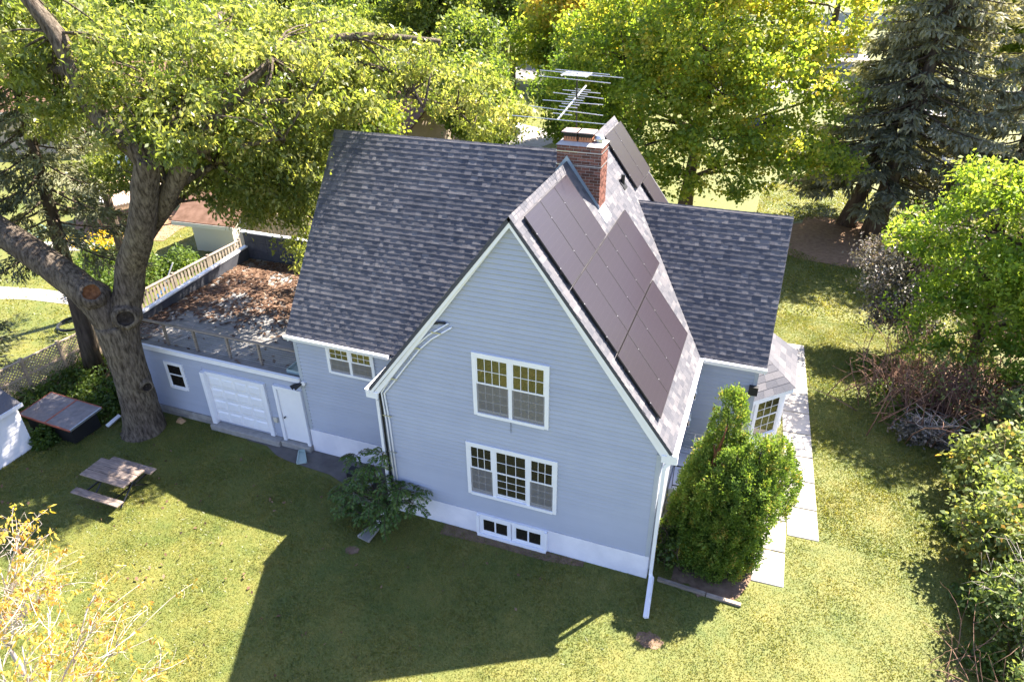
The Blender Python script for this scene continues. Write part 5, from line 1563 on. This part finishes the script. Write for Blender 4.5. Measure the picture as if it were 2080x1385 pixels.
# fallen leaves on the garage roof
n = 5200
u = rng.random(n * 3); v = rng.random(n * 3)
x = -11.0 + u * 7.3; y = 1.6 + v * 6.7
dens = np.clip((y - 3.2) / 3.0, 0.02, 1) * np.clip((x + 2.6) / -3.0 + .35, .1, 1) + np.clip((-9.9 - x) * .9, 0, .7)
dens *= .35 + .65 * (np.sin(x * 2.1 + y) * np.sin(y * 1.7 - x * .6) > -.45)
k = rng.random(n * 3) < dens
P = np.stack([x[k], y[k], 2.705 + rng.random(k.sum()) * .025], 1)[:n]
nl = len(P)
az = rng.random(nl) * 6.283; L_ = rng.uniform(.07, .14, nl)
dx, dy = np.cos(az) * L_, np.sin(az) * L_
z4 = rng.uniform(0, .03, (nl, 4))
V = np.stack([np.stack([P[:, 0] - dx, P[:, 1] - dy, P[:, 2] + z4[:, 0]], 1), np.stack([P[:, 0] + dy * .4, P[:, 1] - dx * .4, P[:, 2] + z4[:, 1]], 1),
              np.stack([P[:, 0] + dx, P[:, 1] + dy, P[:, 2] + z4[:, 2]], 1), np.stack([P[:, 0] - dy * .4, P[:, 1] + dx * .4, P[:, 2] + z4[:, 3]], 1)], 1)
o = npmesh('dead_leaves', V, np.arange(4 * nl).reshape(nl, 4), 'leaf_dead', None, np.repeat(rng.random(nl), 4), 'stuff')
o['label'] = 'brown dead leaves strewn over the flat garage roof'
br_ = thing('fallen_branch', 'thin bare fallen branch lying on the garage roof by the railing', 'branch', (-8.7, 2.2, 2.7))
mb = MB(); limb(mb, (-9.0, 1.9, 2.74), (-8.4, 2.9, 2.85), .018, .006, 5, 4, -.05, .06); limb(mb, (-8.75, 2.3, 2.8), (-8.9, 2.9, 2.95), .01, .004, 4, 3); limb(mb, (-8.6, 2.6, 2.82), (-8.2, 2.8, 2.95), .008, .004, 4, 3)
mb.build('twig', 'twig', br_, True)

# scattered leaves on the lawn
n = 420
x = rng.uniform(-12, 6, n); y = rng.uniform(-8, 0.2, n)
kk = rng.random(n) < np.clip(1.1 - (x + 12) / 17, .15, 1)
P = np.stack([x, y, np.full(n, .05)], 1)[kk]
V, F = leaves(P, .11, -.1, .6); o = npmesh('lawn_leaves', V, F, 'leaf_dead', None, np.repeat(rng.uniform(.4, 1, len(P)), 4), 'stuff'); o['label'] = 'a few dry leaves scattered on the lawn'

# grass: blades on the lawns that are near enough to show them
def inpoly(x, y, poly):
    r = np.zeros(len(x), bool); j = len(poly) - 1
    for i in range(len(poly)):
        xi, yi = poly[i]; xj, yj = poly[j]
        c = ((yi > y) != (yj > y)) & (x < (xj - xi) * (y - yi) / (yj - yi + 1e-12) + xi)
        r ^= c; j = i
    return r
def grass_zone(n, x0, x1, y0, y1, h, w):
    x = rng.uniform(x0, x1, n); y = rng.uniform(y0, y1, n)
    bad = (x > -11.2) & (x < -3.7) & (y > 1.42) & (y < 8.5)
    bad |= (x > -3.75) & (x < WD + .02) & (y > 1.44) & (y < 9) | (x > -.02) & (x < WD + .02) & (y > -.02) & (y < 9)
    bad |= (x > WD) & (x < 9.1) & (y > 1.9) & (y < 9.2) | (x > 9) & (x < 9.95) & (y > 5.5) & (y < 8.9)
    bad |= inpoly(x, y, [(10.5, 2.7), (11.34, 2.76), (10.8, 13.4), (9.85, 13.4)]) | inpoly(x, y, [(9.7, .8), (10.52, .82), (10.48, 5.6), (9.7, 5.6)])
    bad |= inpoly(x, y, [(-6.15, 1.1), (-4.6, .78), (-1.9, .34), (-.3, 0), (0, 1.5), (-6.15, 1.5)])
    bad |= ((x - 8.7) / 1.3) ** 2 + ((y - 1.7) / 1.7) ** 2 < 1
    for cx, cy, rx_, ry_ in ((13.2, 25.3, 4, 3.2), (16.6, 11.6, 2.4, 2.2), (-14, 1.6, 1.7, 1.8), (-.35, -1.75, .08, .06)):
        bad |= ((x - cx) / rx_) ** 2 + ((y - cy) / ry_) ** 2 < 1
    x, y = x[~bad], y[~bad]; n = len(x)
    a = rng.random(n) * 6.283; hh = h * rng.uniform(.5, 1.3, n) * (.8 + .35 * np.sin(x * 2.3) * np.sin(y * 1.9)); ln = rng.normal(0, .75, (n, 2)) * hh[:, None]
    ww = w * rng.uniform(.7, 1.3, n)
    p0 = np.stack([x - np.cos(a) * ww, y - np.sin(a) * ww, np.zeros(n)], 1); p1 = np.stack([x + np.cos(a) * ww, y + np.sin(a) * ww, np.zeros(n)], 1)
    p2 = np.stack([x + ln[:, 0], y + ln[:, 1], hh], 1)
    return np.stack([p0, p1, p2], 1).reshape(-1, 3), np.repeat(rng.random(n), 3)
Vs = []; Ts = []
for args in ((360000, -12.5, 17, -9, 2.8, .042, .011), (150000, 9, 17.5, 2.8, 16, .046, .015), (60000, 8, 22, 16, 34, .08, .03), (26000, -26, -11.2, -3, 16, .08, .025)):
    v_, t_ = grass_zone(*args); Vs.append(v_); Ts.append(t_)
V = np.concatenate(Vs)
o = npmesh('grass', V, np.arange(len(V)).reshape(-1, 3), 'grass', None, np.concatenate(Ts), 'stuff')
o['label'] = 'mown lawn grass around the house, greener in shade and dry in patches'

# ------------------------------------------------------------------ things standing about
# picnic table
pt = thing('picnic_table', 'weathered wooden picnic table with attached benches on the lawn', 'picnic table', (-8.1, -2.15, 0))
for q in range(3):
    bevel(MB().box(-8.95, -7.28, -2.53 + q * .268, -2.53 + q * .268 + .255, .71, .755).build('board', 'tablewood', pt), .006)
bevel(MB().box(-8.94, -7.16, -2.98, -2.74, .41, .45).build('seat', 'tablewood', pt), .006)
bevel(MB().box(-9.04, -7.34, -1.58, -1.32, .41, .45).build('seat', 'tablewood', pt), .006)
for xx in (-8.62, -7.55):
    lg = MB()
    lg.tube([(xx, -2.42, .71), (xx, -2.15, .42), (xx, -1.62, .02)], .022, 6); lg.tube([(xx + .05, -1.88, .71), (xx + .05, -2.15, .42), (xx + .05, -2.68, .02)], .022, 6)
    lg.beam((xx + .02, -2.96, .39), (xx + .02, -1.34, .39), .04, .04)
    lg.build('leg', 'iron', pt)
# air conditioner
ac = thing('air_conditioner', 'grey outdoor air conditioner unit half hidden by the sapling', 'air conditioner', (-.95, .12, 0))
MB().box(-1.28, -.62, -.2, .46, 0, .06).build('pad', 'concrete', ac)
MB().box(-1.22, -.68, -.14, .4, .07, .72).build('coil', 'patio', ac)
for xx, yy in ((-1.25, -.17), (-.71, -.17), (-1.25, .37), (-.71, .37)): MB().box(xx, xx + .06, yy, yy + .06, .06, .76).build('corner_post', 'steel', ac)
cs = MB()
for q in range(13):
    zz = .12 + q * .048
    cs.box(-1.2, -.7, -.165, -.15, zz, zz + .012); cs.box(-.665, -.655, -.12, .38, zz, zz + .012)
for q in range(6): cs.box(-1.15 + q * .085, -1.14 + q * .085, -.168, -.152, .1, .74)
cs.build('guard_grille', 'steel', ac)['kind'] = 'stuff'
tp_ = MB(); tp_.box(-1.27, -.63, -.19, .45, .76, .80); tp_.build('top_panel', 'steel', ac)
fn = MB()
for r in (.08, .14, .2, .26): fn.tube([(-.95 + r * math.cos(t), .13 + r * math.sin(t), .815) for t in np.linspace(0, 6.283, 19)], .006, 4, False)
fn.build('fan_grille', 'black', ac)
bx = thing('utility_box', 'small black box on the patio by the air conditioner', 'box', (-1.75, .72, 0))
bevel(MB().box(-2.0, -1.6, .6, .95, .01, .32).build('box', 'black', bx), .03)
# splash blocks
def splash(x0, y0, dx, dy, w0, w1, label, mat='palegreen'):
    d = Vector((dx, dy, 0)); L = d.length; d.normalize(); s = Vector((-d.y, d.x, 0)); o = Vector((x0, y0, .02))
    t = thing('splash_block', label, 'splash block', (x0, y0, 0), None)
    mb = MB()
    a0, a1, b0, b1 = o + s * w0, o - s * w0, o + d * L + s * w1, o + d * L - s * w1
    up_ = Vector((0, 0, .09)); th = .025
    mb.hexa([a1, b1, b0, a0], [p + Vector((0, 0, .025)) for p in (a1, b1, b0, a0)])
    for p, q, e in ((a0, b0, -s), (a1, b1, s), (a0, a1, d)):
        mb.hexa([p, q, q + e * th, p + e * th] if e != -s else [p + e * th, q + e * th, q, p], [v + up_ for v in ([p, q, q + e * th, p + e * th] if e != -s else [p + e * th, q + e * th, q, p])])
    mb.build('trough', mat, t)
splash(-4.05, 1.25, .35, -.5, .1, .16, 'pale green plastic splash block on the patio by the white door')
splash(-.1, -.55, -.14, -.8, .09, .2, 'grey splash block under the downspout below the sapling', 'block')
# lawn edging
eg = thing('edging_board', 'weathered landscape edging timber between the downspout and the walkway', 'edging', (8.5, 0, 0))
MB().beam((7.5, .05, .04), (8.7, -.02, .04), .09, .09).build('timber', 'wood', eg); MB().beam((8.72, -.02, .035), (9.55, -.05, .035), .09, .08).build('timber', 'wood', eg)
# white shed
sh = thing('shed', 'white clapboard shed cut off by the left edge', 'shed', (-13.6, -3.2, 0))
ws = MB(); ws.prism([(-12.43, -1.5, 0), (-12.43, -6, 0), (-12.43, -6, 1.66), (-12.43, -1.5, 1.66)], (-.1, 0, 0)); ws.prism([(-12.54, -1.5, 0), (-15.2, -1.5, 0), (-15.2, -1.5, 1.66), (-13.8, -1.5, 2.4), (-12.54, -1.5, 1.66)], (0, -.1, 0))
shw = ws.build('wall', 'white', sh)
zz = .05
while zz < 1.6:
    MB().add([(-12.41, -1.48, zz), (-12.41, -6, zz), (-12.428, -6, zz + .15), (-12.428, -1.48, zz + .15), (-12.44, -1.48, zz), (-12.44, -6, zz)], [(1, 0, 3, 2), (4, 0, 1, 5)]).build('siding_board', 'white', shw)
    zz += .15
shr = MB().prism([(-12.25, -1.4, 1.66), (-13.8, -1.4, 2.5), (-13.8, -1.4, 2.56), (-12.22, -1.4, 1.73)], (0, -4.8, 0)).build('roof', 'shingle', sh)
MB().prism([(-12.24, -1.39, 1.63), (-12.2, -1.39, 1.63), (-12.2, -1.39, 1.75), (-12.24, -1.39, 1.75)], (0, -4.8, 0)).build('fascia', 'white', sh)
MB().prism([(-13.8, -1.4, 2.56), (-15.4, -1.4, 1.68), (-15.4, -1.4, 1.62), (-13.8, -1.4, 2.5)], (0, -4.8, 0)).build('roof', 'shingle', sh)
# wooden box with a felt lid
kb = thing('storage_box', 'low dark wooden box with worn felt lid edged in faded red', 'storage box', (-12.2, -.4, 0))
lidT = Matrix.Translation((-12.2, -.42, .72)) @ Matrix.Rotation(R(-2), 4, 'Z') @ Matrix.Rotation(R(4), 4, 'X')
MB(lidT).box(-1.18, 1.18, -.62, .62, 0, .05).build('lid', 'boxroof', kb)
rd = MB(lidT); rd.box(-1.19, 1.19, -.632, -.60, .0, .06); rd.box(-1.19, 1.19, .60, .632, .0, .06); rd.box(.02, .08, -.6, .6, .05, .058); rd.box(-1.2, -1.17, -.6, .6, 0, .06)
rd.build('lid_trim', 'redtrim', kb)
MB(lidT).box(1.17, 1.2, -.6, .6, -.01, .06).build('lid_edge', 'steel', kb)
MB().box(-13.2, -11.25, -.92, .08, 0, .68).build('body', 'black', kb)
# lattice fence and picket fence
def fence_line(t, A, B, h, n, mat):
    A, B = Vector(A), Vector(B)
    for i in range(n + 1):
        p = A.lerp(B, i / n)
        MB().box(p.x - .05, p.x + .05, p.y - .05, p.y + .05, 0, h + .12).build('post', mat, t)
lf = thing('lattice_fence', 'pale lattice fence left of the shade tree', 'fence', (-15.0, 1.4, 0))
A, B = Vector((-15.3, -.6, 0)), Vector((-14.8, 3.4, 0)); D = (B - A).normalized(); Lf = (B - A).length
fence_line(lf, A, B, 1.4, 3, 'lattice')
rl = MB(); rl.beam(A + Vector((0, 0, 1.42)), B + Vector((0, 0, 1.42)), .09, .05); rl.beam(A + Vector((.03, 0, .82)), B + Vector((.03, 0, .82)), .04, .07); rl.beam(A + Vector((0, 0, .12)), B + Vector((0, 0, .12)), .05, .06)
rl.build('rail', 'lattice', lf)
k = 0
s = -1.3
while s < Lf:
    for sg in (1, -1):
        q0, q1 = s, s + 1.27
        a_, b_ = max(q0, 0), min(q1, Lf)
        if b_ - a_ > .05:
            z0 = .12 + (a_ - q0); z1 = .12 + (b_ - q0)
            if sg < 0: z0, z1 = 1.51 - z0, 1.51 - z1
            off = Vector((.012 * sg, 0, 0))
            MB().beam(A + D * a_ + off + Vector((0, 0, z0)), A + D * b_ + off + Vector((0, 0, z1)), .012, .04, (0, 0, 1)).build('slat', 'lattice', lf)
    s += .135
pf = thing('picket_fence', 'weathered wooden picket fence running along the garage', 'fence', (-14.75, 7.5, 0))
A, B = Vector((-14.8, 3.5, 0)), Vector((-14.5, 11.6, 0)); D = (B - A).normalized(); Lf = (B - A).length
fence_line(pf, A, B, 1.75, 4, 'wood')
rl = MB(); rl.beam(A + Vector((0, 0, 1.78)), B + Vector((0, 0, 1.78)), .14, .04); rl.beam(A + Vector((0, 0, 1.55)), B + Vector((0, 0, 1.55)), .05, .09); rl.beam(A + Vector((0, 0, .3)), B + Vector((0, 0, .3)), .05, .09)
rl.build('rail', 'wood', pf)
s = .1
while s < Lf - .1:
    p = A + D * s
    MB().box(p.x + .03, p.x + .05, p.y - .055, p.y + .055, .08, 1.74).build('picket', 'wood', pf)
    s += .19
# lattice privacy fence behind the garage
bf = thing('lattice_fence', 'tall tan lattice privacy fence behind the garage, under the leaning boughs', 'fence', (-11, 14.5, 0))
A, B = Vector((-16.5, 14.6, 0)), Vector((-5.5, 15.4, 0)); D = (B - A).normalized(); Lf = (B - A).length
fence_line(bf, A, B, 1.9, 5, 'lattice')
bd = MB(); bd.beam(A + Vector((0, 0, 1.95)), B + Vector((0, 0, 1.95)), .09, .06); bd.build('rail', 'lattice', bf)
s = 0
while s < Lf - .16:
    p = A + D * (s + .08)
    MB().box(p.x - .075, p.x + .075, p.y - .012, p.y + .012, .05, 1.92).build('board', 'lattice', bf)
    s += .165
for tx, ty in ((-12.9, 13.6), (-9.3, 13.2)):
    pass
# neighbour's deck
dk = thing('deck', 'raised new-timber deck with white baluster railing behind the trunks', 'deck', (-26.0, 16.6, 0))
dxs = [(-28.6, 14.6), (-24.2, 13.2), (-22.6, 16.4), (-27.4, 18.6)]
MB().prism([(x, y, 1.45) for x, y in dxs], (0, 0, .28)).build('platform', 'newwood', dk)
for x, y in dxs + [(-26.4, 13.95)]:
    MB().box(x - .08, x + .08, y - .08, y + .08, 0, 1.45).build('post', 'newwood', dk)
for (a, b) in ((dxs[0], dxs[1]), (dxs[1], dxs[2])):
    a, b = Vector((*a, 0)), Vector((*b, 0)); L = (b - a).length
    rr = MB(); rr.beam(a + Vector((0, 0, 2.75)), b + Vector((0, 0, 2.75)), .07, .05); rr.beam(a + Vector((0, 0, 1.85)), b + Vector((0, 0, 1.85)), .05, .05); rr.build('rail', 'white', dk)
    n_ = int(L / .15)
    for i in range(n_ + 1):
        p = a.lerp(b, i / n_); w = .07 if i in (0, n_) else .02
        MB().box(p.x - w, p.x + w, p.y - w, p.y + w, 1.73, 2.8 if w > .05 else 2.74).build('baluster', 'white', dk)
# neighbour houses
def nhouse(label, loc, rz, w, d, h, rh, wallm, roofm, wins):
    t = thing('house', label, 'house', loc)
    T = Matrix.Translation(loc) @ Matrix.Rotation(R(rz), 4, 'Z')
    wl_ = MB(T); wl_.prism([(-w / 2, -d / 2, 0), (w / 2, -d / 2, 0), (w / 2, -d / 2, h), (-w / 2, -d / 2, h)], (0, d, 0))
    g_ = MB(T); g_.prism([(-w / 2 - .0, -d / 2, h), (-w / 2, d / 2, h), (-w / 2, 0, h + rh * .96)], (w, 0, 0))
    wl_.build('wall', wallm, t); g_.build('gable', wallm, t)
    e = .6
    for sg in (-1, 1):
        r_ = MB(T)
        a = (-w / 2 - e, sg * (d / 2 + e), h - rh * e / (d / 2)); b = (w / 2 + e, sg * (d / 2 + e), h - rh * e / (d / 2)); c = (w / 2 + e, 0, h + rh); q = (-w / 2 - e, 0, h + rh)
        r_.prism([a, b, c, q] if sg < 0 else [b, a, q, c], (0, 0, .14)); r_.build('roof', roofm, t)
        MB(T).box(-w / 2 - e, w / 2 + e, sg * (d / 2 + e) - .06 * sg, sg * (d / 2 + e + .04), h - rh * e / (d / 2) - .1, h - rh * e / (d / 2) + .1).build('gutter', 'cream', t)
    for x0, z0, ww, hh in wins:
        f_ = MB(T).box(x0, x0 + ww, -d / 2 - .05, -d / 2, z0, z0 + hh).build('window', 'white', t)
        MB(T).box(x0 + .08, x0 + ww - .08, -d / 2 - .06, -d / 2 - .04, z0 + .08, z0 + hh - .08).build('pane', 'panedark', f_)
    return t
nhouse('low tan house with brown roof behind the left end of the main ridge', (-19.5, 33.0, 0), -6, 10, 9, 2.5, 1.9, 'tan', 'brownroof', [(-3, .9, 1.2, 1.1), (1.5, .9, 1.4, 1.1)])
nhouse('tan neighbour house with brown roof at the far left behind the spruce', (-41, 30, 0), 24, 15, 9, 3.4, 2.2, 'tan', 'brownroof', [(-5, 1.2, 1.4, 1.3), (-1, 1.2, 1.8, 1.3), (4, 1.2, 1.4, 1.3)])
nhouse('small pale garden outbuilding with brown roof behind the picket fence', (-17.8, 14.6, 0), 4, 2.4, 2.6, 2.0, .7, 'cream', 'brownroof', [])
# parked vehicles
def car(label, loc, rz, paint, tall=1.45, L=4.5):
    t = thing('parked_car', label, 'car', loc)
    T = Matrix.Translation(loc) @ Matrix.Rotation(R(rz), 4, 'Z')
    h = L / 2; w = .88
    b = MB(T)
    prof = [(-h, .35), (-h + .05, .75), (-h + .9, .92), (h - .5, .95), (h - .05, .8), (h, .4), (h - .2, .25), (-h + .2, .25)]
    b.prism([(x, -w, z) for x, z in prof], (0, 2 * w, 0))
    bevel(b.build('body', paint, t), .06, 2)
    c = MB(T); c.hexa([(-h + .95, -.8, .93), (h - .55, -.8, .93), (h - .55, .8, .93), (-h + .95, .8, .93)], [(-h + 1.7, -.66, tall - .04), (h - 1.0, -.66, tall - .04), (h - 1.0, .66, tall - .04), (-h + 1.7, .66, tall - .04)])
    c.build('windscreen', 'carglass', t)
    r = MB(T); r.hexa([(-h + 1.68, -.67, tall - .039), (h - .98, -.67, tall - .039), (h - .98, .67, tall - .039), (-h + 1.68, .67, tall - .039)], [(-h + 1.75, -.62, tall), (h - 1.05, -.62, tall), (h - 1.05, .62, tall), (-h + 1.75, .62, tall)])
    r.build('roof', paint, t)
    for x in (-h + .85, h - .85):
        for y in (-w + .02, w - .02):
            wh = MB(T).tube([(x, y - .1, .33), (x, y + .1, .33)], .33, 14).build('wheel', 'rubber', t)
            MB(T).tube([(x, y - .11, .33), (x, y + .11, .33)], .19, 10).build('rim', 'steel', wh)
    return t
car('white car parked on the driveway beyond the main ridge', (-12.8, 39.2, 0), 20, 'carwhite')
car('silver-white car farther along the driveway, left of the other one', (-16.2, 42.4, 0), 24, 'carwhite', 1.6)
car('black car glimpsed through the maple leaves on the lawn side', (6.9, 46.2, 0), 8, 'cardark')
cv = thing('covered_cart', 'pale blue covered cart in the yard behind the trunk', 'cart', (-33.5, 22.8, 0))
MB().hexa([(-34.7, 22.0, .5), (-32.3, 22.0, .5), (-32.3, 23.6, .5), (-34.7, 23.6, .5)], [(-34.5, 22.2, 1.3), (-32.5, 22.2, 1.3), (-32.5, 23.4, 1.4), (-34.5, 23.4, 1.4)]).build('cover', 'carblue', cv)
for x in (-34.2, -32.8):
    MB().tube([(x, 21.98, .35), (x, 22.12, .35)], .35, 12).build('wheel', 'rubber', cv)
tl = thing('camper_trailer', 'cream camper trailer parked far off beside the spruce', 'camper trailer', (12.4, 83, 0))
tb = MB(); tb.prism([(9.8, 81.8, .7), (15.4, 81.8, .7), (15.4, 81.8, 3.0), (15.0, 81.8, 3.2), (10.4, 81.8, 3.2), (9.8, 81.8, 2.6)], (0, 2.4, 0))
bevel(tb.build('body', 'cream', tl), .12, 2)
for x in (10.4, 12.2, 14.0): MB().box(x, x + .8, 81.76, 81.81, 1.9, 2.6).build('window', 'carglass', tl)
MB().box(9.9, 15.3, 81.77, 81.80, 1.25, 1.4).build('stripe', 'brownroof', tl)
for x in (11.6, 12.5):
    MB().tube([(x, 81.75, .38), (x, 82.0, .38)], .38, 14).build('wheel', 'rubber', tl)
# small things in the neighbour's yard
ch = thing('garden_chair', 'round green metal garden chair beyond the big left limb', 'chair', (-27.2, 10.7, 0))
st = MB(); st.tube([(-27.2 + .42 * math.cos(t), 10.7 + .42 * math.sin(t), .45) for t in np.linspace(0, 6.283, 17)], .03, 6, False)
for q in range(7): st.beam((-27.55 + .0, 10.4 + q * .1, .45), (-26.85, 10.4 + q * .1, .45), .05, .015)
st.build('seat', 'greenmetal', ch)
bk = MB(); bk.tube([(-27.2 + .62 * math.cos(t), 10.7 + .62 * math.sin(t), .55 + .5 * max(0, math.sin(t - .3))) for t in np.linspace(-.2, 3.8, 15)], .03, 6)
for t in np.linspace(.2, 3.2, 8): bk.tube([(-27.2 + .42 * math.cos(t), 10.7 + .42 * math.sin(t), .45), (-27.2 + .62 * math.cos(t), 10.7 + .62 * math.sin(t), .55 + .5 * max(0, math.sin(t - .3)))], .015, 5)
bk.build('backrest', 'greenmetal', ch)
for t in (.8, 2.4, 4.0, 5.5): MB().tube([(-27.2 + .4 * math.cos(t), 10.7 + .4 * math.sin(t), .45), (-27.2 + .5 * math.cos(t), 10.7 + .5 * math.sin(t), 0)], .025, 6).build('leg', 'greenmetal', ch)
hs = thing('garden_hose', 'coiled black hose on the path behind the shade tree', 'hose', (-18.1, 5.0, 0))
mb = MB(); mb.tube([(-18.1 + (.62 + .03 * math.sin(t * 3)) * math.cos(t), 5.0 + .62 * math.sin(t), .05 + .025 * t / 3) for t in np.linspace(0, 15, 60)], .045, 6); mb.build('coil', 'hose', hs)
tlx = thing('garden_tool', 'white-handled blue tool leaning behind the picket fence', 'tool', (-16.6, 8.4, 0))
MB().tube([(-16.5, 8.2, 0.1), (-16.1, 9.0, 1.5)], .03, 6).build('handle', 'white', tlx); MB().beam((-16.6, 8.0, .1), (-16.3, 8.5, .5), .3, .05).build('blade', 'bluetarp', tlx)
bgx = thing('paper_bag', 'small crumpled tan bag at the foot of the garage wall by the tree', 'bag', (-8.9, 1.2, 0))
b_ = MB(); b_.hexa([(-9.05, 1.1, 0), (-8.75, 1.08, 0), (-8.72, 1.3, 0), (-9.02, 1.32, 0)], [(-8.98, 1.15, .13), (-8.82, 1.1, .17), (-8.8, 1.24, .12), (-8.95, 1.27, .16)]); bevel(b_.build('bag', 'bag', bgx), .02)
ty = thing('plastic_tray', 'clear plastic tray on the garage roof beside the house corner', 'tray', (-4.1, 1.9, 2.7))
b_ = MB(); b_.box(-4.35, -3.85, 1.65, 2.15, 2.705, 2.72)
for a in ((-4.35, -4.33, 1.65, 2.15), (-3.87, -3.85, 1.65, 2.15), (-4.33, -3.87, 1.65, 1.67), (-4.33, -3.87, 2.13, 2.15)): b_.box(*a, 2.72, 2.83)
b_.build('tray', 'palegreen', ty)
